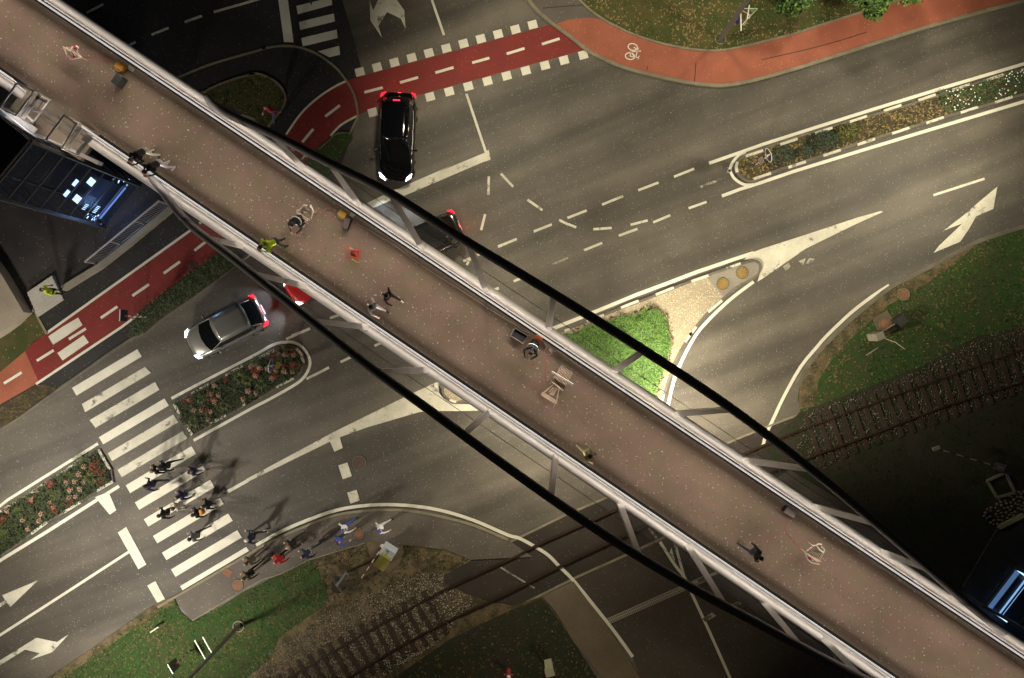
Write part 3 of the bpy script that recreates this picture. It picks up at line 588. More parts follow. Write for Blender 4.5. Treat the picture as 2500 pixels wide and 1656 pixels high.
def arch_at(sd, x, y):
    x0, x1 = arcs[sd][1]; s = (x - x0) / (x1 - x0); return Wp(x, y, 6.45 + 5.3 * 4 * s * (1 - s))
STR = [(1, (668, 335), (754, 425)), (1, (803, 398), (885, 512)), (1, (955, 478), (1038, 618)), (1, (1141, 592), (1189, 716)), (1, (1352, 720), (1338, 806)), (1, (1570, 858), (1497, 908)), (1, (1781, 1000), (1643, 1011)), (1, (1976, 1146), (1806, 1122)), (1, (2138, 1279), (1970, 1232)), (1, (2269, 1392), (2127, 1337)), (1, (2366, 1477), (2299, 1451)),
       (-1, (508, 582), (610, 605)), (-1, (619, 668), (762, 703)), (-1, (762, 784), (908, 800)), (-1, (922, 908), (1049, 903)), (-1, (1130, 1062), (1200, 1002)), (-1, (1345, 1214), (1357, 1108)), (-1, (1561, 1358), (1511, 1226)), (-1, (1770, 1478), (1673, 1323)), (-1, (1955, 1579), (1860, 1464)), (-1, (2105, 1654), (1993, 1542))]
for sd, top, base in STR:
    a = Wp(*base, ZD - .26); b = arch_at(sd, *top); c = a.lerp(b, .3)
    m = MB(); m.bar(a, b, (.27, .19), .13); m.build('strut', steel_g if False else steel_w, bridge)
for sd in (1, -1):
    f0, f1 = (560, 2330) if sd > 0 else (500, 2300)
    v = [edge(sd, f0, .74, ZD + .05), edge(sd, f1, .74, ZD + .05), edge(sd, f1, 1.0, ZD + 1.3), edge(sd, f0, 1.0, ZD + 1.3)]
    MB().add(v, [(0, 1, 2, 3)]).build('glass_screen', glass_s, bridge)
    MB().tube([edge(sd, f0, 1.0, ZD + 1.3), edge(sd, f1, 1.0, ZD + 1.3)], .012, 6).build('screen_cable', steel_d, bridge)
# LED strips under the handrails: real lights shining on deck, tube and struts
LED = []
def led(sd, x0, x1, off, z, aim_off, aim_z, power, col, width=.05, spread=170):
    a = edge(sd, x0, off, z); b = edge(sd, x1, off, z); l = bpy.data.lights.new('rail_led_and_fill', 'AREA'); l.shape = 'RECTANGLE'; l.size = (b - a).length; l.size_y = width
    l.energy = power * (b - a).length; l.color = col; l.spread = R(spread)
    o = bpy.data.objects.new('rail_led_and_fill', l); COL.objects.link(o); c = (a + b) / 2; o.location = c
    X = (b - a).normalized(); tgt = edge(sd, (x0 + x1) / 2, aim_off, aim_z); Z = (c - tgt); Z = (Z - X * Z.dot(X)).normalized(); Y = Z.cross(X)
    o.rotation_euler = Matrix((X, Y, Z)).transposed().to_euler()
LEDC = (1.0, .86, .74)
for i in range(8):
    x0 = -250 + i * 375; x1 = x0 + 375
    for sd in (1, -1):
        if sd < 0 and i == 1: x0_ = 238
        else: x0_ = x0
        led(sd, x0_, x1, .02, ZD + 1.0, -2.3, ZD + .35, 6.5 if sd > 0 else 5.3, LEDC, spread=125)
        led(sd, x0_, x1, .22, ZD + .62, .50, ZD - .05, 2.1, (1.0, .90, .80), spread=120)
led(-1, 75, 238, 1.5, ZD + 1.05, .4, ZD, 9, LEDC, spread=150)  # extra strip added to brighten the landing gate frames
# ================================================================ LANDING + LIFT TOWER (left)
A_, B_ = Wp(257, 556), Wp(341, 454)
ab = (B_ - A_); pn = Vector((-ab.y, ab.x, 0)); C_ = B_ + pn; D_ = A_ + pn
def up(v, z): return Vector((v.x, v.y, z))
tower = empty('lift_tower', ((A_ + C_) / 2)); tw = (A_ + C_) / 2; tag(tower, 'glass lift tower lit blue inside, joined to the left end of the footbridge', 'lift tower')
inv = Matrix.Translation(-tw)
TZ = 8.6
fr = MB()
for c in (A_, B_, C_, D_): fr.bar(up(c, 0), up(c, TZ), .14, .14)
for k in range(9):
    z = .05 + k * TZ / 8.15
    for p, q in ((A_, B_), (B_, C_), (C_, D_), (D_, A_)): fr.bar(up(p, z), up(q, z), .05, .07)
fr.build('frame', mat('tower_frame', (.06, .06, .06), .5), tower, M=inv)
gl = MB()
for p, q in ((A_, B_), (B_, C_), (C_, D_), (D_, A_)): gl.add([up(p, 0), up(q, 0), up(q, TZ), up(p, TZ)], [(0, 1, 2, 3)])
gl.build('glass', glass_t, tower, M=inv)
MB().prism([tuple(v)[:2] for v in (A_, B_, C_, D_)], TZ, TZ + .12).build('roof', steel_d, tower, M=inv)
cb = MB(); cc_ = (A_ + C_) / 2; ca = math.atan2(ab.y, ab.x)
cb.box(up(cc_, 1.25), (1.7, 1.7, 2.3), ca); cb.build('lift_car', mat('lift_car_steel', (.035, .042, .055), .4), tower, M=inv)
lw = MB(); e1 = ab.normalized(); e2 = pn.normalized()
blue_e = mat('blue_glow', (.2, .3, .5), .5, emit=(.55, .78, 1.0), estr=2.0); blue_d = mat('blue_strip', (.1, .15, .3), .5, emit=(.22, .38, .85), estr=.7)
for u, vv, zz, a, b in ((.15, .9, 2.42, .22, .75), (.80, .9, 2.42, .22, .75), (.30, .25, 2.6, .4, .25), (1.35, .25, 2.6, .4, .25)):
    lw.box(A_ + e1 * (u + .5) + e2 * (vv + .3) + Vector((0, 0, zz)), (.34, a * .8, .03), ca)
lw.build('car_lamp', blue_e, tower, M=inv)
ls = MB(); 
ls.bar(A_ + e1 * .35 + e2 * .15 + Vector((0, 0, .75)), A_ + e1 * 2.35 + e2 * .15 + Vector((0, 0, .75)), .12, .14)
ls.build('door_head_lamp', blue_d, tower, M=inv)
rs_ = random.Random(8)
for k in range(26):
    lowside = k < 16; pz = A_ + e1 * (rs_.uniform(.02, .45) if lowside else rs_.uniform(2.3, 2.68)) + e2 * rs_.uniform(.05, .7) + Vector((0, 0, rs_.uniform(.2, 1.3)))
    MB().box(pz, (rs_.uniform(.05, .14), .03, rs_.uniform(.02, .05)), ca + rs_.uniform(-.3, .3)).build('painted_glint', blue_e if k % 3 else blue_d, tower, M=inv)  # small glowing boxes stand in for blue sparkle at the tower base
for k in range(9):
    MB().box(A_ + e1 * (.55 + (k % 5) * .09) + e2 * .18 + Vector((0, 0, 1.4 + .9 * (k // 5))), (.03, .02, .25), ca).build('vent_slot', blue_e, tower, M=inv)
pl = bpy.data.lights.new('tower_light', 'POINT'); pl.energy = 42; pl.color = (.30, .50, 1.0); pl.shadow_soft_size = .3
po = bpy.data.objects.new('tower_light', pl); COL.objects.link(po); po.location = up(A_ - e2 * .5 + e1 * .9, 1.6)
pl2 = pl.copy(); pl2.energy = 12; po2 = bpy.data.objects.new('tower_light', pl2); COL.objects.link(po2); po2.location = up(C_ + e1 * 1.6, 3.2)
# landing platform
z7 = ZD
LPp = [(60, 195), (108, 232), (250, 326), (222, 362), (192, 372), (150, 362), (100, 333), (60, 300), (20, 275), (30, 230)]
land = MB().prism(G2([(70, 205), (245, 325), (196, 392), (150, 363), (105, 335), (60, 300), (20, 268)], z7), z7 - .22, z7 - .003).build('landing', mat('landing_coating', (.21, .17, .125), .7, var=.15, vscale=2, fine=.12), bridge)
def lz(c, r, *p): return [Wp(x, y, z7) for x, y in T(c, r, *p)]
def lq(x, y, z=0.0): return Wp(x / 7.838, 200 + y / 7.838, z7 + z)
MB().ribbon([tuple(lq(x, y))[:2] for x, y in ((0, 560), (240, 730), (560, 950), (900, 1110), (1250, 1260), (1600, 1420), (1900, 1560))], .16, z7 - .25, z7 + .06).build('fascia', steel_g, bridge)
def gate(name, P, extra, label):
    r = empty(name, P[0]); iv = Matrix.Translation(-P[0]); tag(r, label, 'gate', 'white frames at the lift landing')
    m = MB()
    for i in range(4):
        a, b = P[i], P[(i + 1) % 4]
        m.bar(a + Vector((0, 0, 1.1)), b + Vector((0, 0, 1.1)), .06, .05); m.bar(a + Vector((0, 0, .06)), b + Vector((0, 0, .06)), .05, .05); m.bar(a, a + Vector((0, 0, 1.1)), .06, .06)
    m.build('frame', steel_w, r, M=iv)
    k = MB()
    for a, b, w_ in extra: k.bar(a, b, w_, .05)
    k.build('crossbar', steel_w, r, M=iv)
    g_ = MB()
    for i in range(4): g_.add([P[i], P[(i + 1) % 4], P[(i + 1) % 4] + Vector((0, 0, 1.08)), P[i] + Vector((0, 0, 1.08))], [(0, 1, 2, 3)])
    g_.build('glass', glass_s, r, M=iv)
P1 = [lq(660, 190), lq(970, 350), lq(640, 800), lq(340, 650)]
gate('landing_gate', P1, [(lq(770, 240, .9), lq(440, 690, .9), .13), (lq(560, 440, .9), lq(740, 530, .9), .06), (lq(820, 390, .9), lq(740, 510, .9), .05), (lq(700, 300, .9), lq(900, 400, .9), .12), (lq(620, 540, .9), lq(800, 570, .9), .10), (lq(500, 640, .8), lq(640, 760, .8), .08), (lq(560, 400, .9), lq(370, 640, .9), .07)],
     'white glazed gate frame with crossbars at the far left of the lift landing')
P2 = [lq(1530, 790), lq(1760, 950), lq(1480, 1400), lq(1190, 1250)]
gate('landing_gate', P2, [(lq(1580, 860, .9), lq(1290, 1270, .9), .11), (lq(1740, 1040, .9), lq(1610, 1150, .9), .30), (lq(1640, 1180, .9), lq(1480, 1380, .9), .16)],
     'white glazed gate frame of the lift landing, nearest the two leaning people')
m = MB(); m.tube([lq(860, 530, .02), lq(1060, 680, .02), lq(1220, 790, .02), lq(1640, 1080, .02)], .045, 6); m.tube([lq(810, 620, .01), lq(1560, 1180, .01)], .015, 6); m.tube([lq(770, 660, .01), lq(1300, 1040, .01)], .015, 6)
m.build('threshold_strip', chrome, bridge)
cvx = MB().ribbon([tuple(lq(x, y))[:2] for x, y in ((230, 680), (450, 800), (640, 890), (780, 985))], .25, z7 + .3, z7 + .36).build('canopy_edge', steel_w, bridge)
cw = MB().ribbon([tuple(lq(x, y))[:2] for x, y in ((-200, 500), (0, 580), (240, 760), (540, 950))], .06, z7 + .1, z7 + .2).build('cable_tray', steel_g, bridge)
# right lift tower (lower right corner)
A2, B2 = Wp(2402, 1480), Wp(2475, 1385)
tr2 = empty('lift_tower', A2); iv2 = Matrix.Translation(-A2); tag(tr2, 'blue lit glass lift shaft beside the bridge at the right picture edge', 'lift tower')
ab2 = B2 - A2; pn2 = Vector((ab2.y, -ab2.x, 0)) * 1.0; C2, D2 = B2 + pn2, A2 + pn2
f2 = MB()
for c in (A2, B2, C2, D2): f2.bar(up(c, 0), up(c, 5.2), .12, .12)
for z in (.1, 1.3, 2.6, 3.9, 5.2):
    for p, q in ((A2, B2), (B2, C2), (C2, D2), (D2, A2)): f2.bar(up(p, z), up(q, z), .05, .07)
f2.build('frame', mat('tower_frame', (.06, .06, .06), .5), tr2, M=iv2)
g2m = MB()
for p, q in ((A2, B2), (B2, C2), (C2, D2), (D2, A2)): g2m.add([up(p, 0), up(q, 0), up(q, 5.2), up(p, 5.2)], [(0, 1, 2, 3)])
g2m.build('glass', glass_t, tr2, M=iv2)
x2 = ab2.normalized(); y2 = pn2.normalized()
l2 = MB(); l2.bar(A2 + y2 * .12 + Vector((0, 0, .25)), B2 + y2 * .12 + Vector((0, 0, .25)), .22, .05); l2.build('edge_lamp', mat('blue_strip2', (.1, .15, .3), .5, emit=(.20, .36, .62), estr=.45), tr2, M=iv2)
l3 = MB(); l3.bar(A2 + y2 * .75 + Vector((0, 0, .25)), B2 + y2 * .75 + Vector((0, 0, .25)), .20, .05); l3.build('door_head_lamp', mat('blue_strip3', (.1, .15, .3), .5, emit=(.38, .68, 1.0), estr=.9), tr2, M=iv2)
l4 = MB()
for t_ in (.02, .98): l4.bar(A2.lerp(B2, t_) + y2 * .05 + Vector((0, 0, .3)), A2.lerp(B2, t_) + y2 * 1.2 + Vector((0, 0, .3)), .07, .04)
l4.build('cross_lamp', blue_e, tr2, M=iv2)
MB().prism([tuple(A2 + x2 * .2 + y2 * .2)[:2], tuple(A2 + x2 * 2.2 + y2 * .2)[:2], tuple(A2 + x2 * 2.2 + y2 * 2)[:2], tuple(A2 + x2 * .2 + y2 * 2)[:2]], 0, .2).build('lift_car', mat('lift_car_steel', (.035, .042, .055), .4), tr2, M=iv2)
pl3 = pl.copy(); pl3.energy = 12; po3 = bpy.data.objects.new('tower_light', pl3); COL.objects.link(po3); po3.location = up(A2 - x2 * .8 + y2 * .8, 1.5)
struct(plate('pavement', [(2350, 1440), (2432, 1297), (2700, 1180), (2700, 1800), (2450, 1800)], .045, .055, mat('wet_slab', (.05, .05, .055), .4)))
MB().ribbon(G2([(2350, 1435), (2435, 1292)], .07), .05, .05, .07).build('kerb', kerbd, ground)
# ================================================================ LEFT PLAZA: wall, fence, steps
struct(plate('plaza', [(-300, 250), (190, 250), (440, 440), (408, 510), (240, 655), (150, 712), (75, 760), (40, 700), (0, 665), (-300, 300)], .008, .012, mat('plaza_paving', (.036, .030, .030), .7, var=.25, vscale=2, fine=.3, speck=[(7, .16, .08, (.2, .18, .17))])))
struct(plate('pavement', [(430, 495), (500, 530), (473, 557), (300, 682), (114, 812), (92, 775), (152, 735), (240, 655)], .009, .0125, asphalt_new))
WL = T(0, 1, (1555, 385), (1130, 735), (890, 925), (700, 1040), (560, 1128))
wall = MB().ribbon(G2(WL, .35), .26, 0, .35).build('retaining_wall', conc); tag(wall, 'low pale concrete wall between the dark plaza and the red cycle path', 'wall')
fe = empty('fence', Wp(*T(0, 1, (890, 905))[0], .0)); ivf = Matrix.Translation(-fe.location); tag(fe, 'grey metal bar railing standing beside the low wall on the plaza', 'railing')
fa, fb = Wp(*T(0, 1, (885, 905))[0]), Wp(*T(0, 1, (1535, 372))[0]); th = 1.0
def fz(p, z): return Vector((p.x, p.y, z))
# the railing stands upright on the ground beside the wall
mm = MB(); mm.bar(fz(fa, 1.15), fz(fb, 1.15), .07, .05); mm.build('top_rail', steel_g, fe, M=ivf)
mm = MB(); mm.bar(fz(fa, .15), fz(fb, .15), .04, .04); mm.build('bottom_rail', steel_g, fe, M=ivf)
nb = 44
mm = MB()
for i in range(nb + 1): p = fa.lerp(fb, i / nb); mm.bar(fz(p, .1), fz(p, 1.12), .02, .02)
mm.build('bars', steel_g, fe, M=ivf)
for i in range(4):
    p = fa.lerp(fb, i / 3); MB().bar(fz(p, 0), fz(p, 1.15), .07, .07).build('post', steel_g, fe, M=ivf)
st = empty('steps', Wp(100, 735)); ivs = Matrix.Translation(-st.location); tag(st, 'pale stone steps beside the person in the yellow vest', 'steps')
sp_ = T(0, 1, (280, 1165), (500, 1015), (580, 1230), (345, 1388)); s4 = [Wp(*p) for p in sp_]
for k in range(6):
    a0, a1 = s4[0].lerp(s4[3], k / 6), s4[0].lerp(s4[3], (k + 1) / 6 - .004); b0, b1 = s4[1].lerp(s4[2], k / 6), s4[1].lerp(s4[2], (k + 1) / 6 - .004)
    MB().prism([tuple(v)[:2] for v in (a0, b0, b1, a1)], 0, .30 - .045 * k).build('tread', mat('step_stone', (.42, .40, .36), .8, var=.1, vscale=4, fine=.12), st, M=ivs)
bw = plate('building_ledge', T(0, 1, (-200, 700), (0, 980), (60, 1080), (215, 1345), (120, 1440), (0, 1530), (-200, 1650)), 0, .7, mat('ledge_render', (.33, .28, .22), .85, var=.15, vscale=2, fine=.2)); tag(bw, 'beige rendered ledge at the left edge beside the steps', 'wall')
struct(plate('lawn', T(0, 1, (110, 1460), (330, 1345), (425, 1535), (300, 1600), (215, 1700), (0, 1880), (-100, 1700), (0, 1560)), 0, .04, lawn_dry))
MB().ribbon(G2(T(0, 1, (100, 1480), (300, 1320), (340, 1390), (420, 1535)), .07), .12, 0, .07).build('kerb', kerbm, st, M=ivs)
# road kerb left
lk = MB().ribbon(G2(T(0, 1, (2240, 810), (2125, 930), (1900, 1105), (1700, 1245), (1450, 1420), (1320, 1530)) + T(0, 2, (1190, 100), (1000, 225), (530, 560), (200, 800), (0, 935), (-400, 1200)), .08), .13, 0, .08).build('kerb', kerbd, side)
struct(plate('flower_bed', T(0, 2, (-60, 760), (0, 720), (200, 590), (330, 520), (420, 512), (520, 552), (200, 790), (0, 905), (-60, 940)), 0, .02, soil))
# ================================================================ VEGETATION
def leafmass(name, poly_px, dens, mats, label, cat, zr, lw, ll, seed, kind=None, clump=.35, parent=None, wts=None, base=.08, rise=.6):
    rn = random.Random(seed); mb = MB(); poly = G2(poly_px)
    for x, y in scatter(poly, dens, rn):
        h = zr[0] + (zr[1] - zr[0]) * max(0, min(1, .5 + .9 * noise.noise((x / clump, y / clump, seed))))
        z = base + h * rn.uniform(.45, 1); mi = rn.choices(range(len(mats)), wts or [1] * len(mats))[0]
        a = rn.uniform(0, 6.28); l = ll * rn.uniform(.6, 1.3); ww = lw * rn.uniform(.7, 1.3); dx, dy = math.cos(a), math.sin(a); t = rn.uniform(-.5, 1) * rise
        mb.add([(x, y, z), (x + dx * l * .5 - dy * ww, y + dy * l * .5 + dx * ww, z + t * l * .3), (x + dx * l, y + dy * l, z + t * l * .6), (x + dx * l * .5 + dy * ww, y + dy * l * .5 - dx * ww, z + t * l * .3)], [(0, 1, 2, 3)]); mb.m[-1] = mi
    o = mb.build(name, mats, parent)
    if parent is None: tag(o, label, cat, kind=kind)
    return o
SH = [(1340, 815), (1408, 815), (1430, 797), (1492, 784), (1514, 773), (1552, 770), (1579, 752), (1606, 760), (1622, 779), (1630, 806), (1634, 830), (1633, 854), (1619, 908), (1603, 935), (1600, 962), (1592, 972), (1500, 940), (1385, 860)]
gj = [mat('juniper_light', (.15, .29, .05), .6), mat('juniper_mid', (.085, .19, .03), .65), mat('juniper_dark', (.028, .075, .012), .7), mat('juniper_tip_brown', (.12, .08, .03), .8)]
plate('ground_cover_mat', SH, .1, .14, gj[2], tri)
leafmass('ground_cover', SH, 620, gj, 'bright green spreading shrub patch on the gravel island under the bridge arch', 'shrub', (.15, .55), .014, .16, 21, 'stuff', .5, wts=[5, 4, 3, .3])
rimp = []
for (x, y) in crom(SH[1:16], 4): rimp.append((x, y))
rn = random.Random(2); mb = MB()
for x, y in rimp:
    for k in range(12):
        p = Wp(x + rn.gauss(0, 5), y + rn.gauss(0, 5), .12); a = rn.uniform(0, 6.28); l = rn.uniform(.06, .16)
        mb.add([p, p + Vector((math.cos(a) * l, math.sin(a) * l, .08)), p + Vector((math.cos(a + .25) * l, math.sin(a + .25) * l, .02))], [(0, 1, 2)])
tag(mb.build('ground_cover', mat('juniper_tip_brown', (.12, .08, .03), .8)), 'brown tips fringing the bright green shrub patch', 'shrub', kind='stuff')
HG = T(0, 1, (2065, 745), (1990, 800), (1850, 900), (1700, 1005), (1500, 1165), (1350, 1270), (1240, 1370), (1195, 1440), (1190, 1553)) + T(0, 2, (1200, 85), (1260, 80), (1330, 40)) + T(0, 1, (1420, 1430), (1700, 1235), (1900, 1095), (2120, 930), (2190, 860))
struct(plate('flower_bed', HG, 0, .07, soil))
gh = [mat('hedge_light', (.085, .13, .05), .65), mat('hedge_mid', (.04, .075, .022), .7), mat('hedge_dark', (.015, .032, .008), .8)]
hd = leafmass('hedge', HG, 400, gh, 'long narrow dark green hedge strip between red cycle path and road', 'hedge', (.1, .35), .016, .12, 22, clump=.25, wts=[2, 4, 3])
def shrub(px, py, r, mats, label, seed, dens=900, h=.6, ell=1.5, ang=-.3):
    rn = random.Random(seed); mb = MB(); c = Wp(px, py, .1)
    for _ in range(int(dens * r * r * 3)):
        a = rn.uniform(0, 6.28); q = math.sqrt(rn.random()) * (1 + .25 * noise.noise((math.cos(a) * 2, math.sin(a) * 2, seed)))
        ux = q * r * ell * math.cos(a); uy = q * r * math.sin(a) / 1.2; x = ux * math.cos(-ang) - uy * math.sin(-ang); y = ux * math.sin(-ang) + uy * math.cos(-ang)
        z = h * (1 - q * q) * rn.uniform(.4, 1) + .03; p = c + Vector((x, y, z)); b = rn.uniform(0, 6.28); l = rn.uniform(.04, .10)
        mb.add([p, p + Vector((math.cos(b) * l, math.sin(b) * l, rn.uniform(-.02, .05))), p + Vector((math.cos(b + .7) * l, math.sin(b + .7) * l, rn.uniform(-.02, .05)))], [(0, 1, 2)]); mb.m[-1] = rn.choices(range(len(mats)), [3, 3, 2][:len(mats)])[0]
    o = mb.build('foliage', mats)
    r_ = empty('shrub', c); o.parent = r_; o.matrix_parent_inverse = Matrix.Translation(-c)
    for v in o.data.vertices: v.co -= Vector(c)
    o.matrix_parent_inverse = Matrix()
    MB().tube([(0, 0, -.05), (0, 0, .25)], [.03, .015], 6).build('stem', woodt, r_)
    tag(r_, label, 'shrub', 'low shrubs planted in the right median'); return r_
gs_ = [mat('shrub_light', (.05, .085, .055), .65), mat('shrub_mid', (.02, .045, .022), .7), mat('shrub_dark', (.008, .016, .008), .8)]
gy_ = [mat('yellow_shrub_light', (.16, .17, .03), .65), mat('yellow_shrub_mid', (.08, .09, .02), .7), mat('shrub_dark', (.008, .016, .008), .8)]
shrub(1903, 383, .52, gs_, 'dark shrub in the right median closest to the round sign', 31)
shrub(1962, 373, .32, gs_, 'small dark shrub between the two bigger dark shrubs of the median', 32)
shrub(2007, 347, .62, gs_, 'largest dark shrub of the median, beside the yellowish shrub', 33)
shrub(2062, 325, .50, gy_, 'yellow green shrub in the right median', 34)
WFp = T(3, 0, (1570, 830), (1680, 825), (2050, 720), (2367, 620), (2900, 500), (2900, 680), (2367, 830), (2000, 945), (1660, 1040), (1600, 960))
leafmass('ground_cover', WFp, 260, gs_[:2] + [mat('blade_green', (.045, .105, .012), .7)], 'green leaves of the white flowering planting in the median', 'flowers', (.1, .3), .02, .10, 41, 'stuff')
rn = random.Random(9); mb = MB()
for x, y in scatter(G2(WFp), 22, rn):
    if noise.noise((x * .9, y * .9, 3)) < -.22: continue
    z = .35 + rn.uniform(0, .08); r = rn.uniform(.022, .045)
    mb.add([(x + r * math.cos(k * 1.047), y + r * math.sin(k * 1.047), z) for k in range(6)] + [(x, y, z + .015)], [(k, (k + 1) % 6, 6) for k in range(6)])
tag(mb.build('flowers', mat('white_petal', (.75, .75, .68), .7)), 'small white blossoms crowded in the right end of the median', 'flowers', kind='stuff')
# planted islands lower left
B1 = T(0, 2, (1575, 685), (1660, 850), (1740, 975), (1890, 890), (2190, 715)) + T(1, 2, (130, 628), (280, 545), (430, 455), (490, 410), (520, 340), (508, 250), (450, 185), (360, 162), (270, 195), (130, 268), (0, 335)) + T(0, 2, (2190, 350), (1880, 515), (1740, 598))
B2p = T(0, 2, (885, 1100), (1000, 1280), (1018, 1385), (870, 1480)) + T(0, 3, (700, 22), (560, 115), (410, 200), (270, 300), (140, 400), (0, 500), (-400, 740), (-400, 340), (0, 110), (130, 20)) + T(0, 2, (270, 1495), (560, 1310))
def bed(name, px, label, kb):
    o = struct(plate('flower_bed', px, 0, .08, mat('bed_soil', (.022, .018, .011), .95, fine=.5)))
    MB().ribbon(G2(px + px[:1], .11), .10, 0, .11).build('kerb', kerbd, o)
    for p in kb: kblock(p, o, .13, .125, paint_old)
    return o
bed('b', B1, '', [T(1, 2, (120, 272), (280, 195)), T(1, 2, (455, 190), (500, 245), (518, 320)), T(1, 2, (272, 540), (430, 455)), T(0, 2, (2035, 430), (2190, 348)), T(0, 2, (1730, 598), (1885, 512)), T(1, 2, (0, 690), (128, 622)), T(0, 2, (2190, 705), (2345, 620)), T(0, 2, (1890, 875), (2040, 790)), T(0, 2, (1570, 690), (1620, 780)), T(0, 2, (1680, 880), (1735, 972))])
bed('b', B2p, '', [T(0, 2, (885, 1100), (990, 1280)), T(0, 2, (870, 1478), (1018, 1390)), T(0, 3, (560, 112), (705, 22)), T(0, 3, (272, 300), (410, 200)), T(0, 2, (560, 1312), (720, 1200)), T(0, 2, (270, 1497), (420, 1400)), T(0, 3, (0, 108), (130, 20))])
gb_ = [mat('bed_leaf_dark', (.016, .034, .010), .8), mat('bed_leaf_mid', (.030, .058, .014), .75), mat('bed_leaf_olive', (.055, .060, .018), .75)]
leafmass('ground_cover', B1, 230, gb_, 'dark leafy planting filling the rounded bed beside the white car', 'plants', (.1, .3), .03, .14, 51, 'stuff', .3)
leafmass('ground_cover', B2p, 230, gb_, 'dark leafy planting filling the bed at the left picture edge', 'plants', (.1, .3), .03, .14, 52, 'stuff', .3)
def rosette_mesh(kind, seed):
    rn = random.Random(seed); mb = MB()
    if kind == 'spiky':
        for k in range(34):
            a = rn.uniform(0, 6.28); l = rn.uniform(.28, .48); dx, dy = math.cos(a), math.sin(a); w_ = .013; zz = rn.uniform(.12, .3)
            mb.add([(0, 0, .1), (dx * l * .5 - dy * w_, dy * l * .5 + dx * w_, .1 + zz), (dx * l, dy * l, .1 + zz * .7), (dx * l * .5 + dy * w_, dy * l * .5 - dx * w_, .1 + zz)], [(0, 1, 2, 3)]); mb.m[-1] = rn.choice((0, 0, 1))
        return mb, [mat('spiky_leaf', (.13, .16, .045), .6), mat('spiky_leaf_dark', (.05, .075, .02), .6)]
    if kind == 'pale':
        for k in range(16):
            a = k * 2.4 + rn.uniform(-.2, .2); r0 = .05 + .11 * (k / 16); p = Vector((math.cos(a) * r0, math.sin(a) * r0, .26 - .1 * k / 16)); r = rn.uniform(.025, .04)
            mb.ball(p, r, 5, 3, (1, 1, .5)); n = len(mb.f); 
            for q in range(n - 15, n): mb.m[q] = 0 if rn.random() < .6 else 1
        for k in range(14):
            a = rn.uniform(0, 6.28); l = rn.uniform(.1, .22); dx, dy = math.cos(a), math.sin(a)
            mb.add([(0, 0, .12), (dx * l - dy * .04, dy * l + dx * .04, .16), (dx * l * 1.2, dy * l * 1.2, .12), (dx * l + dy * .04, dy * l - dx * .04, .16)], [(0, 1, 2, 3)]); mb.m[-1] = 2
        return mb, [mat('cream_pink_leaf', (.50, .33, .25), .7), mat('pink_leaf', (.34, .11, .09), .7), mat('bed_leaf_mid', (.030, .058, .014), .75)]
    V = [(0, 0, .08)]; F = []; M_ = []
    for k in range(60):
        a = rn.uniform(0, 6.28); q = math.sqrt(rn.random()) * .2; p = Vector((math.cos(a) * q, math.sin(a) * q, .18 + rn.uniform(0, .1))); l = rn.uniform(.02, .045); b = rn.uniform(0, 6.28); i = len(V)
        V += [p, p + Vector((math.cos(b) * l, math.sin(b) * l, .01)), p + Vector((math.cos(b + 1.4) * l, math.sin(b + 1.4) * l, .01)), p + Vector((.004, .004, -.01))]; F += [(i, i + 1, i + 2), (0, i, i + 3)]; M_ += [rn.choice((0, 0, 1, 2)), 2]
    mb.add(V, F); mb.m = M_
    return mb, [mat('red_petal', (.30, .022, .018), .7), mat('salmon_petal', (.42, .12, .09), .7), mat('bed_leaf_dark', (.016, .034, .010), .8)]
protos = {}
for kd, nm in (('pale', 'variegated_plant'), ('red', 'red_flower_plant'), ('spiky', 'spiky_plant')):
    protos[kd] = [rosette_mesh(kd, s) for s in (1, 2)]
first = {}
def plantone(kd, px, py, sc, rn, where):
    nm = {'pale': 'variegated_plant', 'red': 'red_flower_plant', 'spiky': 'spiky_plant'}[kd]; v = rn.randrange(2)
    if (kd, v) not in first:
        mb, ms = protos[kd][v]; o = mb.build(nm, ms); first[(kd, v)] = o
    else: o = first[(kd, v)].copy(); COL.objects.link(o)
    o.location = Wp(px, py, .1); o.rotation_euler = (0, 0, rn.uniform(0, 6.28)); o.scale = (sc,) * 3
    lb = {'pale': 'rosette plant with pale pink edged leaves', 'red': 'low clump of red flowers', 'spiky': 'spiky green plant with long narrow leaves'}[kd]
    tag(o, lb + where, 'plant', {'pale': 'pale rosette plants', 'red': 'red flowers', 'spiky': 'spiky plants'}[kd] + where); return o
rn = random.Random(11)
w1 = ' in the rounded bed beside the white car'; w2 = ' in the flower bed at the left edge'
for c, r, pts in [(1, 2, [(440, 245), (135, 365), (205, 375), (280, 385), (360, 395), (432, 400), (95, 435), (245, 455), (35, 570), (60, 350), (370, 240), (105, 590)]), (0, 2, [(1950, 520), (1985, 610), (1920, 600), (1950, 665), (1720, 650), (2210, 645), (2250, 570), (2315, 430), (2275, 350), (1830, 745), (1915, 755), (1765, 745), (1890, 830), (2350, 360)])]:
    for p in T(c, r, *pts): plantone('pale', *p, rn.uniform(.8, 1.05), rn, w1)
for c, r, pts in [(1, 2, [(270, 225), (310, 250), (240, 260), (350, 345), (430, 330), (470, 350), (410, 220), (90, 400), (280, 430)]), (0, 2, [(2300, 380), (2330, 400), (2050, 470), (1900, 590), (1690, 655), (1730, 640), (1940, 650), (1870, 745)])]:
    for p in T(c, r, *pts): plantone('red', *p, rn.uniform(.8, 1.2), rn, w1)
for c, r, pts in [(1, 2, [(150, 500), (340, 200), (90, 310), (30, 470)]), (0, 2, [(2180, 445), (1830, 640), (2040, 700), (1770, 850), (2330, 300)])]:
    for p in T(c, r, *pts): plantone('spiky', *p, rn.uniform(.75, 1), rn, w1)
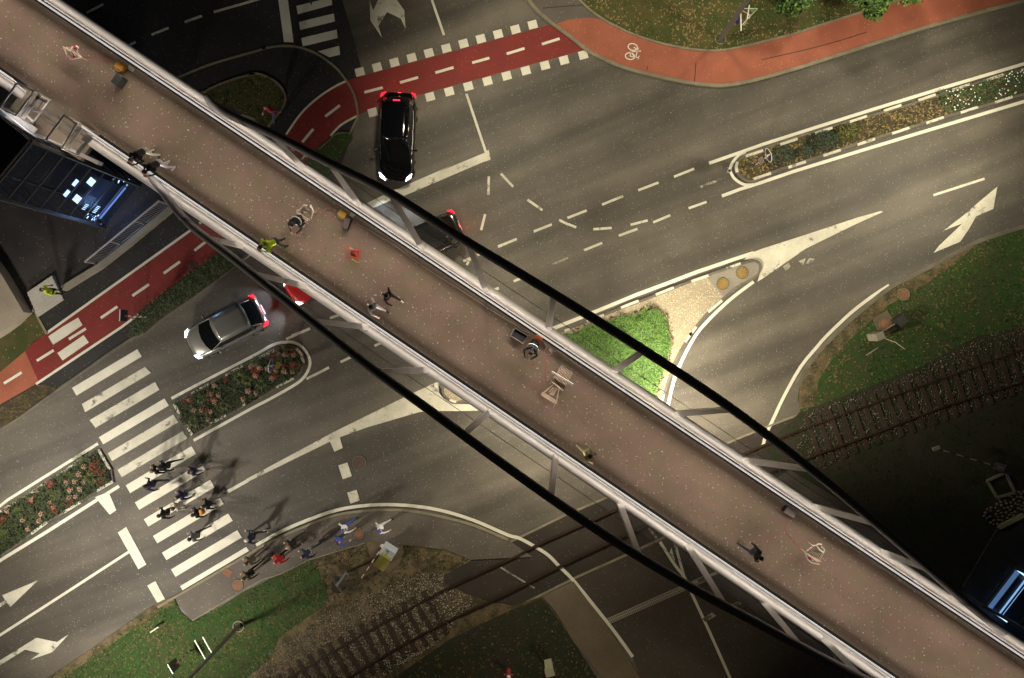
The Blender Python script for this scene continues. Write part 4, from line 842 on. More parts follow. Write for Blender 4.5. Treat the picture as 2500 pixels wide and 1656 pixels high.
for c, r, pts in [(0, 2, [(770, 1250), (730, 1320), (615, 1395), (690, 1385), (770, 1390), (350, 1470), (650, 1460), (740, 1450), (300, 1545), (700, 1520), (640, 1530), (480, 1400)]), (0, 3, [(490, 60), (380, 120), (360, 180), (80, 90), (50, 160), (260, 250), (210, 175), (450, 20)])]:
    for p in T(c, r, *pts): plantone('pale', *p, rn.uniform(.75, 1.0), rn, w2)
for c, r, pts in [(0, 2, [(890, 1225), (930, 1295), (910, 1385), (950, 1370), (850, 1250), (870, 1300), (490, 1390), (470, 1410)]), (0, 3, [(290, 10), (500, 80), (480, 50), (640, 20), (50, 170), (30, 150)])]:
    for p in T(c, r, *pts): plantone('red', *p, rn.uniform(.8, 1.2), rn, w2)
for c, r, pts in [(0, 2, [(640, 1330), (530, 1500), (840, 1340), (730, 1180)]), (0, 3, [(60, 300), (20, 250), (180, 90)])]:
    for p in T(c, r, *pts): plantone('spiky', *p, rn.uniform(.75, 1), rn, w2)
# trees top right
def tree(px, py, hgt, cr, label, seed, light=False, nl=9000):
    rn = random.Random(seed); base = Wp(px, py, .13); r = empty('tree', base)
    t = MB(); t.tube([(0, 0, 0), (.05, .03, hgt * .3), (.02, .08, hgt * .62)], [.17, .13, .07], 9)
    lim = []
    for k in range(7):
        a = k * .9 + rn.uniform(-.3, .3); e = Vector((math.cos(a) * cr * .7, math.sin(a) * cr * .7, hgt * rn.uniform(.55, .85))); t.tube([(.03, .03, hgt * (.28 + .04 * k)), e * .5 + Vector((0, 0, hgt * .25)), e], [.06, .04, .015], 6); lim.append(e)
    t.build('trunk', woodt, r)
    f = MB(); lobes = [(e, cr * rn.uniform(.34, .5)) for e in lim] + [(Vector((0, 0, hgt * .85)), cr * .5)] + [(Vector((rn.uniform(-1, 1) * cr * .8, rn.uniform(-1, 1) * cr * .8, hgt * rn.uniform(.5, .75))), cr * .3) for _ in range(7)]
    for i in range(nl):
        c, rad = rn.choice(lobes); d = Vector((rn.gauss(0, 1), rn.gauss(0, 1), rn.gauss(0, .8))).normalized(); p = c + d * rad * (rn.random() ** .4) * (1 + .3 * noise.noise(d * 2 + c))
        u = Vector((rn.gauss(0, 1), rn.gauss(0, 1), rn.gauss(0, .6))).normalized(); v = u.cross(Vector((0, 0, 1)) if abs(u.z) < .9 else Vector((1, 0, 0))).normalized(); l = rn.uniform(.06, .13)
        f.add([p - u * l, p + v * l * .5, p + u * l, p - v * l * .5], [(0, 1, 2, 3)]); f.m[-1] = rn.choice((0, 0, 1, 2))
    f.build('crown', [mat('tree_leaf', (.06, .13, .02), .6), mat('tree_leaf_dark', (.012, .025, .006), .65), mat('tree_leaf_light', (.14, .24, .04), .6)], r)
    tag(r, label, 'tree'); return r
tree(2105, -6, 3.6, 1.9, 'leafy green tree overhanging the top of the orange cycle path', 61)
tree(1902, 18, 3.0, 1.15, 'dark crown at the top edge left of the leafy green tree', 62, nl=4000)
tree(2320, -75, 4.6, 2.2, 'wide tree at the top right edge beyond the leafy green tree', 63)
# ================================================================ STREET FURNITURE
def cyl_disc(name, c, r, z, m, parent=None, n=32, h=.02):
    return MB().prism([(c.x + r * math.cos(2 * math.pi * k / n), c.y + r * math.sin(2 * math.pi * k / n)) for k in range(n)], z, z + h).build(name, m, parent)
def manhole(px, py, r, m, label, z=.1):
    c = Wp(px, py, z); e = empty('manhole_cover', c)
    MB().prism([(r * math.cos(2 * math.pi * k / 32), r * math.sin(2 * math.pi * k / 32)) for k in range(32)], -.02, .012).build('lid', m, e)
    ring = MB(); ring.tube([(r * 1.04 * math.cos(2 * math.pi * k / 32), r * 1.04 * math.sin(2 * math.pi * k / 32), .008) for k in range(33)], .022, 5); ring.build('rim', kerbd, e)
    mk = MB()
    for k in range(10): a = k * .628; mk.box((r * .78 * math.cos(a), r * .78 * math.sin(a), .015), (.05, .03, .008), a)
    mk.build('pick_hole', steel_d, e); return tag(e, label, 'manhole cover')
ocher = mat('ochre_lid', (.26, .17, .045), .8, var=.15, vscale=8, fine=.3); redl = mat('rust_red_lid', (.20, .10, .05), .8, var=.15, vscale=8, fine=.3); browl = mat('dark_cast_iron', (.075, .05, .035), .7, var=.2, vscale=8, fine=.3)
manhole(*T(2, 1, (2262, 985))[0], .29, ocher, 'ochre round cover nearest the tip of the gravel island', .115); manhole(*T(2, 1, (2088, 1085))[0], .29, ocher, 'ochre round cover on the gravel island, the farther from its tip', .115)
manhole(*T(1, 2, (1023, 1220))[0], .33, browl, 'dark iron cover in the lane between white blocks and the dark arch', .012)
manhole(*T(0, 3, (2085, 752))[0], .29, redl, 'reddish round cover on the lower pavement beside the square one', .075)
manhole(*T(0, 1, (1745, 925))[0], .19, mat('red_brown_lid', (.10, .03, .022), .8), 'small brown round cover in the red cycle path', .012)
manhole(*T(3, 1, (1277, 1180))[0], .30, redl, 'round brownish cover in the grass at the slip road edge', .06)
manhole(*T(3, 1, (1115, 1450))[0], .30, redl, 'round brownish cover on the slab beside the boom barrier', .10)
manhole(*[(580 + 1750 / 5.92, 1230 + 440 / 5.92)][0], .26, redl, 'orange brown round cover on the pavement behind people in white', .075)
sqm = MB().box((0, 0, 0), (.45, .36, .02), -.5).build('inspection_cover', redl); sqm.location = Wp(*T(0, 3, (2000, 640))[0], .08); tag(sqm, 'square reddish inspection cover on the lower pavement', 'inspection cover')
# street lamp poles (heads outside the frame)
def street_lamp(px, py, hgt, adir, alen, label, rad=.075):
    b = Wp(px, py, .05); r = empty('street_lamp', b)
    p = MB(); p.tube([(0, 0, 0), (0, 0, hgt)], [rad * 1.35, rad * .7], 12); p.build('pole', mat('galvanised_steel', (.16, .15, .14), .5, metal=.3), r)
    q = MB(); q.tube([(.27 * math.cos(a * .2618), .27 * math.sin(a * .2618), .05) for a in range(25)], .035, 6); q.build('base_ring', conc, r)
    d = Vector((math.cos(adir), math.sin(adir), 0)); a = MB(); a.tube([(0, 0, hgt - .3), d * alen * .5 + Vector((0, 0, hgt + .2)), d * alen + Vector((0, 0, hgt + .25))], .04, 8); a.build('arm', mat('galvanised_steel', (.16, .15, .14), .5, metal=.3), r)
    hm = MB(); hm.box(d * (alen + .25) + Vector((0, 0, hgt + .25)), (.7, .3, .12), adir); hm.build('lamp_head', steel_d, r)
    g = MB(); g.box(d * (alen + .25) + Vector((0, 0, hgt + .18)), (.5, .22, .02), adir); g.build('lamp_glass', mat('lamp_glow', (.9, .8, .6), .4, emit=(1, .85, .6), estr=12), r)
    return tag(r, label, 'street lamp')
sl1 = street_lamp(583, 1529, 9.3, math.atan2(1, -1.4), 1.6, 'dark lamp post with white banner rods on the lower lawn')
bn = MB()
for zz, q in ((3.35, 1.0), (4.05, 1.15)):
    bn.bar((0, 0, zz), Vector((-.38, .72, 0)) * 0 + Vector((-.45 * q, .80 * q, zz)), .045, .045)
bn.build('banner_rod', mat('white_rod', (.8, .78, .72), .4), sl1); 
sl2 = street_lamp(1758, 96, 9.6, math.atan2(1, .3), 1.6, 'brown lamp post hung with small flags and white rods by the orange path', .10)
bn = MB(); bn.bar((.1, 0, 3.1), (.12, -.85, 3.1), .05, .05); bn.bar((.25, 0, 3.9), (.15, -.65, 3.9), .045, .045); bn.build('banner_rod', mat('white_rod', (.8, .78, .72), .4), sl2)
def flag(name, pts, m):
    MB().add(pts, [(0, 1, 2)] if len(pts) == 3 else [(0, 1, 2, 3)]).build(name, m, sl2)
def lf2(x, y, z): # crop coordinates of the flags (pixels of the pole detail) to local metres
    p = Wp(1700 + x / 11.84, y / 11.84, z + .05); return p - sl2.location
flag('blue_flag', [lf2(1110, 600, 2.4), lf2(1290, 450, 2.6), lf2(1200, 720, 1.9)], mat('flag_blue', (.05, .035, .25), .7))
flag('red_flag', [lf2(1420, 370, 2.7), lf2(1510, 430, 2.7), lf2(1430, 570, 2.2)], mat('flag_red', (.50, .05, .05), .7))
flag('white_flag', [lf2(1500, 410, 2.7), lf2(1580, 440, 2.6), lf2(1540, 560, 2.3)], mat('flag_white', (.6, .6, .7), .7))
flag('green_pennant', [lf2(1540, 260, 2.7), lf2(1740, 250, 2.8), lf2(1600, 360, 2.4)], mat('flag_green', (.22, .38, .20), .7))
fb = MB(); fb.tube([lf2(1220, 250, 2.9), lf2(1770, 250, 2.9)], .018, 6); fb.tube([lf2(1770, 250, 2.9), lf2(1310, 730, 2.3)], .022, 6); fb.tube([lf2(1230, 255, 2.9), lf2(1560, 440, 2.8)], .015, 6); fb.build('pennant_stay', mat('pale_green_rod', (.5, .6, .4), .5), sl2)
flag('canvas_flag', [lf2(1310, 730, 2.3), lf2(1480, 560, 2.5), lf2(1450, 660, 2.1), lf2(1400, 745, 2.0)], mat('flag_cream', (.35, .30, .22), .8))
# round signs
def arrow_sign(px, py, face, label, sc=.30, stripes=(.8, .55, .05), zc=2.0, z0=.6, blue=(.03, .02, .22), yaw=0):
    b = Wp(px, py, .1); r = empty('traffic_sign', b, yaw)
    MB().tube([(0, 0, 0), (0, 0, zc + .25)], .035, 10).build('pole', steel_g, r)
    d = MB(); n = 28; tl = Matrix.Rotation(R(90), 3, 'Y')
    pts = [Vector((0, sc * math.cos(2 * math.pi * k / n), sc * math.sin(2 * math.pi * k / n) + zc)) for k in range(n)]
    d.add([p + Vector((.05, 0, 0)) for p in pts] + [p + Vector((.07, 0, 0)) for p in pts], [tuple(range(n))[::-1], tuple(range(n, 2 * n))] + [(k, (k + 1) % n, (k + 1) % n + n, k + n) for k in range(n)]); d.build('sign_face', mat('sign_blue%.2f' % blue[2], blue, .35), r)
    rg = MB(); rg.tube([p + Vector((.06, 0, 0)) * 1 + Vector((0, p.y * .03, 0)) for p in pts + pts[:1]], .018, 6); rg.build('sign_rim', mat('sign_white', (.8, .78, .75), .4), r)
    aw = MB(); aw.add([(.076, -.03, zc + .2), (.076, .03, zc + .2), (.076, .03, zc - .08), (.076, .11, zc - .08), (.076, 0, zc - .22), (.076, -.11, zc - .08), (.076, -.03, zc - .08)], [tuple(range(7))]); aw.build('arrow', mat('sign_white', (.8, .78, .75), .4), r)
    bd = MB(); bd.box((.06, 0, z0 + .35), (.02, .32, .75)); bd.build('board', mat('stripe_black', (.02, .015, .02), .5), r)
    for k in range(4): MB().box((.073, 0, z0 + .08 + k * .185), (.006, .33, .08)).build('stripe', mat('stripe_%d' % int(stripes[0] * 100 + stripes[2] * 10), stripes, .5), r)
    return tag(r, label, 'traffic sign')
arrow_sign(689, 890, 0, 'round blue arrow sign above a yellow striped board in the flower bed', yaw=math.radians(-8))
arrow_sign(1846, 402, 0, 'round arrow sign above a dark striped board at the median tip', stripes=(.40, .30, .26), blue=(.03, .02, .03), yaw=math.radians(200), sc=.32)
def board_sign(px, py, toward, zc, w_, h_, label, post='striped', backm=None, facem=None):
    b = Wp(px, py, .03); r = empty('road_sign', b, toward); pm = MB()
    for k in range(8):
        pm.mi = k % 2; pm.tube([(0, 0, k * zc / 8), (0, 0, (k + 1) * zc / 8)], .04, 8)
    pm.build('pole', [mat('sign_white', (.8, .78, .75), .4), mat('pole_red', (.35, .10, .08), .5) if post == 'striped' else mat('sign_white', (.8, .78, .75), .4)], r)
    MB().box((.06, 0, zc), (.03, w_, h_)).build('panel', backm or steel_d, r); MB().box((.05, 0, zc + h_ / 2 + .01), (.04, w_, .03)).build('rim', mat('sign_white', (.8, .78, .75), .4), r)
    return tag(r, label, 'road sign')
board_sign(357, 774, math.radians(178), 2.1, .55, .7, 'dark square sign on a striped post beside the hedge end', backm=mat('sign_dark', (.03, .025, .035), .5))
bs = board_sign(462, 1590, math.radians(210), 1.6, .5, .8, 'striped post carrying a grey cross shaped panel on the lower lawn', backm=mat('sign_grey', (.08, .085, .075), .5))
sm = MB(); sm.box((0, 0, .25), (.5, .07, .5), .6); o_ = sm.build('marker_board', mat('marker_board', (.45, .50, .36), .6)); o_.location = Wp(*T(0, 3, (1395, 1110))[0], .05); tag(o_, 'small pale board standing alone in the lower lawn', 'marker board')
# signal cabinet and boom at level crossing (left)
cabx = Wp(*T(1, 3, (1235, 490))[0], .0)
cab = empty('signal_cabinet', cabx, R(-32)); MB().box((0, 0, .65), (.55, .62, 1.2)).build('body', mat('olive_cabinet', (.22, .21, .035), .6), cab, bevel=.02); MB().box((.0, 0, 1.29), (.6, .66, .07)).build('lid', mat('pale_cabinet_lid', (.22, .20, .05), .5), cab, bevel=.01)
tag(cab, 'olive signal cabinet beside the striped boom on the sandy verge', 'cabinet')
sc2 = empty('barrier_machine', Wp(*T(1, 3, (1265, 430))[0], .0), R(-32)); MB().box((0, 0, .45), (.75, .5, .9)).build('housing', mat('machine_silver', (.55, .62, .72), .35, metal=.2), sc2, bevel=.03)
MB().box((-.30, -.28, .85), (.10, .5, .08)).build('counter_arm', steel_d, sc2); MB().tube([(-.2, -.26, .93), (0, -.1, 1.0), (.02, .15, .93), (-.1, .2, .93)], .012, 6).build('cable', black, sc2)
MB().ball((-.42, .22, .95), .09, 10, 6).build('lamp_hood', steel_w, sc2)
bmh = MB(); a_, b_ = Wp(*T(1, 3, (1215, 390))[0], .95) - sc2.location, Wp(*T(1, 3, (1015, 690))[0], 1.6) - sc2.location
rot = Matrix.Rotation(R(32), 3, 'Z')
a_, b_ = rot @ a_, rot @ b_
for k in range(9): bmh.mi = k % 2; bmh.tube([a_.lerp(b_, k / 9), a_.lerp(b_, (k + 1) / 9)], .025, 6)
bmh.build('boom', [mat('boom_white', (.7, .6, .55), .5), mat('boom_red', (.22, .05, .04), .5)], sc2)
lens = tag(sc2, 'silver barrier machine with lowered striped boom beside the olive cabinet', 'level crossing barrier')
pad = plate('concrete_pad', T(1, 3, (1055, 365), (1330, 400), (1390, 460), (1350, 560), (1260, 650), (1190, 610), (1000, 690), (980, 600), (1100, 560)), .04, .085, mat('dark_pad', (.12, .09, .055), .9, var=.2, vscale=3, fine=.3)); tag(pad, 'worn concrete pad under the silver barrier machine', 'concrete pad')
# second barrier machine (right verge)
pad2 = plate('concrete_pad', T(3, 1, (1130, 1325), (1235, 1480), (1140, 1540), (1060, 1540), (1000, 1400)), .05, .10, mat('dark_pad', (.12, .09, .055), .9, var=.2, vscale=3, fine=.3)); tag(pad2, 'small concrete slab around a cover on the right verge', 'concrete pad')
bm2 = empty('barrier_machine', Wp(*T(3, 2, (985, 80))[0], .0), R(20)); MB().box((0, 0, .5), (.45, .38, 1.0)).build('housing', mat('machine_grey', (.22, .20, .16), .6), bm2, bevel=.03)
MB().tube([(.1, -.1, .9), (.62, -.55, .95), (.9, -1.0, 1.0)], .018, 6).build('boom', mat('boom_pale', (.45, .42, .38), .5), bm2); MB().tube([(.2, .1, .5), (1.1, .25, .5)], .03, 6).build('support_arm', mat('machine_grey', (.22, .20, .16), .6), bm2); MB().box((1.45, .3, .3), (.5, .45, .6), .3).build('counterweight', steel_d, bm2); MB().tube([(-.1, -.6, .4), (-.75, -.75, .4)], .015, 6).build('stay', mat('boom_pale', (.45, .42, .38), .5), bm2)
tag(bm2, 'grey barrier machine with thin boom on the dark right verge', 'level crossing barrier')
# third: dark striped boom in field
bm3 = empty('barrier_machine', Wp(*T(3, 2, (2130, 1260))[0], .0)); e_ = Wp(*T(3, 2, (1570, 1090))[0], 1.2) - bm3.location; s_ = Vector((0, 0, .95)); bo = MB()
for k in range(11): bo.mi = k % 2; bo.tube([s_.lerp(e_, k / 11), s_.lerp(e_, (k + 1) / 11)], .03, 6)
bo.build('boom', [steel_d, mat('boom_grey', (.28, .24, .20), .5)], bm3); MB().box((0, 0, .45), (.5, .4, .9), -.4).build('housing', steel_d, bm3, bevel=.03); MB().box(e_ + Vector((.02, 0, 0)), (.35, .16, .12), .3).build('end_lamp', mat('machine_grey', (.22, .20, .16), .6), bm3)
tag(bm3, 'long dark and pale striped boom barrier in the unlit field', 'level crossing barrier')
# signal post beside the left track
sg = empty('crossing_signal', Wp(*T(1, 3, (880, 640))[0], .04), R(35))
MB().tube([(0, 0, 0), (0, 0, 2.6)], .06, 10).build('pole', mat('signal_blue_grey', (.20, .22, .28), .4), sg)
bk = MB(); bk.add([(.02, -.35, 2.3), (.02, .35, 2.3), (.02, 0, 2.95), (.07, -.35, 2.3), (.07, .35, 2.3), (.07, 0, 2.95)], [(0, 1, 2), (5, 4, 3), (0, 3, 4, 1), (1, 4, 5, 2), (2, 5, 3, 0)]); bk.build('backboard', steel_d, sg)
for y in (-.28, .28): MB().tube([(.1, y, 2.0), (.3, y, 1.98)], .09, 10).build('lamp_hood', steel_d, sg)
MB().bar((0, -.45, 1.5), (0, .45, 1.5), .05, .05).build('bracket', steel_d, sg); tag(sg, 'dark triangular railway signal on a grey post left of the cabinet', 'railway signal')
# white cabinet, hydrant, stone frame, cobbles at lower right
wc = empty('cabinet', Wp(*T(2, 3, (500, 1430))[0], .05), R(15)); MB().box((0, 0, .55), (.38, .36, 1.1)).build('body', mat('white_cabinet', (.42, .42, .28), .6), wc, bevel=.02); MB().box((0, 0, 1.13), (.44, .42, .06)).build('lid', mat('white_cabinet', (.42, .42, .28), .6), wc); tag(wc, 'pale yellowish cabinet on the dark verge beside the sandy footpath', 'cabinet')
hy = empty('hydrant', Wp(*T(2, 3, (150, 1500))[0], .05)); MB().tube([(0, 0, 0), (0, 0, .75)], [.12, .10], 12).build('body', mat('hydrant_red', (.35, .05, .05), .5), hy); MB().ball((0, 0, .78), .11, 10, 6).build('cap', mat('sign_white', (.8, .78, .75), .4), hy); MB().tube([(-.22, 0, .5), (.22, 0, .5)], .05, 8).build('outlet', mat('hydrant_red', (.35, .05, .05), .5), hy); tag(hy, 'red hydrant with a white cap on the dark lower verge', 'hydrant')
sf = MB(); q4 = [(2410, 1174), (2455, 1154), (2478, 1203), (2434, 1215)]
for i in range(4): a, b = Wp(*q4[i], .1), Wp(*q4[(i + 1) % 4], .1); sf.bar(a, b, .11, .1)
tag(sf.build('stone_frame', mat('frame_stone', (.20, .19, .14), .8, fine=.3)), 'square of low stone edging in the dark field beside the cobbles', 'stone edging')
rn = random.Random(4)
cob = empty('cobbled_apron', Wp(2450, 1250)); ivc = Matrix.Translation(-cob.location); tag(cob, 'patch of rounded cobbles behind a pale slab at the right edge', 'cobbles')
cpoly = [(2397, 1255), (2425, 1225), (2445, 1212), (2500, 1195), (2510, 1245), (2440, 1290), (2425, 1285)]; cg = G2(cpoly); got = []
for x, y in scatter(cg, 120, rn):
    if any((x - a) ** 2 + (y - b) ** 2 < .15 ** 2 for a, b in got): continue
    if len(got) > 90: break
    got.append((x, y)); MB().ball((x, y, .07), rn.uniform(.075, .10), 8, 4, (1, rn.uniform(.6, .9), .6)).build('cobble', mat('cobble', (.17, .14, .10), .8, fine=.3), cob, True, M=ivc)
MB().bar(Wp(2438, 1288, .1), Wp(2498, 1258, .1), .22, .12).build('edge_slab', mat('edge_slab', (.30, .30, .17), .8, fine=.2), cob, M=ivc)
MB().box(Wp(*T(0, 0, (2245, 1060))[0], .06), (.75, .12, .02), -.35).build('kerb', kerbm, lawn1)
# ================================================================ CARS
def car(px, py, head, L_, Wd, roof_h, paintm, label, lights=True, wagon=.5, rear_glow=1.0, brake=True):
    b = Wp(px, py, .02); r = empty('car', b, head)
    def loft(mb, secs):
        n = len(secs[0]); o = len(mb.v); mb.v += [p for s in secs for p in s]
        for i in range(len(secs) - 1):
            for k in range(n - 1): mb.f.append((o + i * n + k, o + (i + 1) * n + k, o + (i + 1) * n + k + 1, o + i * n + k + 1)); mb.m.append(0)
        mb.f.append(tuple(o + k for k in range(n))); mb.m.append(0); mb.f.append(tuple(o + (len(secs) - 1) * n + k for k in range(n))[::-1]); mb.m.append(0)
    hl, hw = L_ / 2, Wd / 2
    st_ = [(-1.0, .70, .62, .80), (-.985, .80, .60, .92), (-.93, .92, .30, .98), (-.8, .98, .22, .97), (-.55, 1, .2, .95), (0, 1, .2, .93), (.35, .995, .2, .93), (.5, .985, .2, .92), (.68, .96, .22, .86), (.82, .90, .24, .79), (.92, .80, .28, .72), (.975, .66, .36, .62), (1.0, .48, .42, .52)]
    secs = []
    for t, wf, zb, zt in st_:
        x = t * hl; w_ = wf * hw; secs.append([(x, -w_ * .9, zb), (x, -w_, zb + (zt - zb) * .35), (x, -w_ * .985, zb + (zt - zb) * .75), (x, -w_ * .88, zt - .015), (x, -w_ * .5, zt + .025), (x, 0, zt + .035), (x, w_ * .5, zt + .025), (x, w_ * .88, zt - .015), (x, w_ * .985, zb + (zt - zb) * .75), (x, w_, zb + (zt - zb) * .35), (x, w_ * .9, zb)])
    mb = MB(); loft(mb, secs); body = mb.build('body', paintm, r, True); sub = body.modifiers.new('s', 'SUBSURF'); sub.levels = 1; sub.render_levels = 2
    rh = roof_h; rs = -.62 - .12 * wagon; re = .12; ws = .50; rw = -.88
    gls = mat('car_glass', (.004, .005, .006), .06, spec=.6)
    gm = MB()
    def row(x, w_, z, bw=0): return [(x, -w_, z), (x + bw * .72, -w_ * .55, z + .015), (x + bw, 0, z + .022), (x + bw * .72, w_ * .55, z + .015), (x, w_, z)]
    rw0, rw1 = hw * .80, hw * .72
    cab_ = [row(rw * hl, hw * .74, .93, -.10), row(rs * hl, rw1 * .95, rh - .05, -.05), row((rs + .12) * hl, rw1, rh - .01), row(-.2 * hl, rw1 * 1.02, rh), row(re * hl * .5, rw1 * 1.0, rh - .005), row(re * hl, rw1 * .98, rh - .03, .10), row(ws * hl, hw * .83, .91, .20)]
    gw = MB()
    def strip(mb, rows):
        o = len(mb.v); n = 5; mb.v += [p for s in rows for p in s]
        for i in range(len(rows) - 1):
            for k in range(n - 1): mb.f.append((o + i * n + k, o + (i + 1) * n + k, o + (i + 1) * n + k + 1, o + i * n + k + 1)); mb.m.append(0)
    # glasshouse block (dark glass) under a painted roof skin
    g1_ = MB(); strip(g1_, cab_[0:2]); g1_.build('rear_window', gls, r, True)
    g2__ = MB(); strip(g2__, cab_[5:7]); g2__.build('windscreen', gls, r, True)
    rf = MB(); strip(rf, cab_[1:6]); rfo = rf.build('roof', paintm, r, True); so = rfo.modifiers.new('t', 'SOLIDIFY'); so.thickness = .04; so.offset = 1
    for s in (-1, 1):
        sw = MB(); top = [(c[4][0], s * c[4][1], c[4][2]) for c in cab_]; bot = [(c[4][0], s * hw * (.86 if 0 < i < 6 else .74), .90) for i, c in enumerate(cab_)]
        n = len(top); sw.add(top + bot, [(i, i + 1, n + i + 1, n + i) if s > 0 else (i + 1, i, n + i, n + i + 1) for i in range(n - 1)]); sw.build('side_window', gls, r)
        pt = MB(); pt.tube([(c[4][0], s * c[4][1] * 1.01, c[4][2] + .01) for c in cab_], .028, 6); pt.build('roof_rail', paintm, r, True)
        tr_ = MB(); tr_.tube([(rw * hl * .95, s * hw * .80, .93), (-.3 * hl, s * hw * .90, .935), (ws * hl * .8, s * hw * .88, .93)], .012, 5); tr_.build('window_trim', chrome, r)
        mi = MB(); mi.ball((ws * hl * .62, s * (hw + .09), .98), .10, 8, 6, (.6, 1, .7)); mi.bar((ws * hl * .66, s * hw * .88, .94), (ws * hl * .62, s * (hw + .05), .96), .04, .03); mi.build('mirror', paintm, r, True)
        for x in (-.60, .62):
            wh = MB(); wh.tube([(x * hl, s * hw * .72, .32), (x * hl, s * hw * .985, .32)], .32, 20); wo = wh.build('wheel', mat('tyre', (.015, .015, .015), .8), r); rm = MB(); rm.tube([(x * hl, s * hw * .98, .32), (x * hl, s * hw * .995, .32)], .20, 16); rm.build('rim', chrome, wo)
        hlm = MB(); hlm.add([(.975 * hl, s * hw * .56, .64), (.90 * hl, s * hw * .86, .70), (.80 * hl, s * hw * .92, .76), (.90 * hl, s * hw * .62, .745)], [(0, 1, 2, 3) if s > 0 else (3, 2, 1, 0)])
        hlm.v = [(x + .02, y, z + .012) for x, y, z in hlm.v]; ho = hlm.build('headlight', mat('headlight_glow', (.9, .9, 1), .2, emit=(.85, .92, 1), estr=5.0), r); so = ho.modifiers.new('t', 'SOLIDIFY'); so.thickness = .05
        tl = MB(); tl.add([(-.99 * hl, s * hw * .70, .78), (-.955 * hl, s * hw * .93, .80), (-.86 * hl, s * hw * .975, .93), (-.95 * hl, s * hw * .76, .96)], [(0, 1, 2, 3)]); tl.v = [(x - .03, y, z + .02) for x, y, z in tl.v]
        to = tl.build('taillight', mat('taillight_glow', (.6, .02, .03), .3, emit=(1, .015, .035), estr=2.0), r); so = to.modifiers.new('t', 'SOLIDIFY'); so.thickness = .05; so.offset = 0
    if brake: MB().box(((rs - .06) * hl, 0, rh - .10), (.06, .34, .04)).build('brake_light', mat('brake_glow', (.6, .02, .03), .3, emit=(1, .03, .10), estr=1.6), r)
    MB().box((-1.0 * hl + .0, 0, .62), (.03, .5, .12)).build('number_plate', mat('plate_white', (.7, .7, .7), .4), r)
    gr2 = MB(); [gr2.box((1.0 * hl - .01, 0, .42 + .05 * k), (.04, hw * .8, .015)) for k in range(4)]; gr2.build('grille', steel_d, r)
    tag(r, label, 'car')
    if lights:
        for s in (-1, 1):
            l = bpy.data.lights.new('headlight_beam', 'SPOT'); l.energy = lights; l.color = (.72, .82, 1); l.spot_size = R(75); l.spot_blend = .8; l.shadow_soft_size = .05
            o = bpy.data.objects.new('headlight_beam', l); COL.objects.link(o); o.parent = r; o.location = (hl + .12, s * hw * .72, .62); o.rotation_euler = Vector((1, 0, -.10)).to_track_quat('-Z', 'Y').to_euler()
    l = bpy.data.lights.new('rear_glow', 'POINT'); l.energy = 7 * rear_glow; l.color = (1, .10, .08); l.shadow_soft_size = .1
    o = bpy.data.objects.new('rear_glow', l); COL.objects.link(o); o.parent = r; o.location = (-hl - .25, 0, .75)
    return r
car(975, 345, R(-92.5), 4.42, 1.80, 1.50, mat('black_car_paint', (.004, .004, .005), .12, coat=1.0), 'glossy black car facing down, waiting behind the stop line', 320)
car(563, 802, R(207), 4.15, 1.78, 1.46, mat('silver_car_paint', (.36, .355, .335), .25, metal=.6, coat=1.0), 'silver grey car with bright white rear bumper driving towards the zebra crossing', 14, brake=False)
car(1027, 598, R(203.5), 4.45, 1.80, 1.5, mat('dark_grey_car_paint', (.035, .036, .036), .2, metal=.4, coat=1.0), 'dark grey car with red tail lights half hidden below the bridge and dark arch', 25, brake=False, rear_glow=1.6)
car(796, 668, R(213), 4.1, 1.74, 1.42, mat('red_car_paint', (.50, .008, .006), .18, coat=1.0), 'red car of which only the bonnet shows beside the bridge', 260, brake=False, rear_glow=.3)
# ================================================================ PEOPLE
def pmat(n, c): return mat('cloth_' + n, c, .85, fine=.12)
skin = mat('skin', (.50, .30, .21), .6)
POSE = {}
def capsule(bm_v, bm_f, a, b, ra, rb, n=8):
    a = Vector(a); b = Vector(b); d = (b - a); 
    if d.length < 1e-4: d = Vector((0, 0, 1e-3))
    ln = d.length; d = d.normalized(); u = d.cross(Vector((.3, .7, .2))).normalized(); v = d.cross(u); o = len(bm_v); rows = []
    for t, rr_ in ((-.95, .35), (-.7, .72), (0, 1)): rows.append((a + d * ra * t, ra * rr_))
    for t, rr_ in ((0, 1), (.7, .72), (.95, .35)): rows.append((b + d * rb * t, rb * rr_))
    for p, r_ in rows:
        for k in range(n): th_ = 2 * math.pi * k / n; bm_v.append(p + (u * math.cos(th_) + v * math.sin(th_)) * r_)
    m = len(rows)
    for i in range(m - 1):
        for k in range(n): bm_f.append((o + i * n + k, o + i * n + (k + 1) % n, o + (i + 1) * n + (k + 1) % n, o + (i + 1) * n + k))
    bm_f.append(tuple(o + k for k in range(n))[::-1]); bm_f.append(tuple(o + (m - 1) * n + k for k in range(n)))
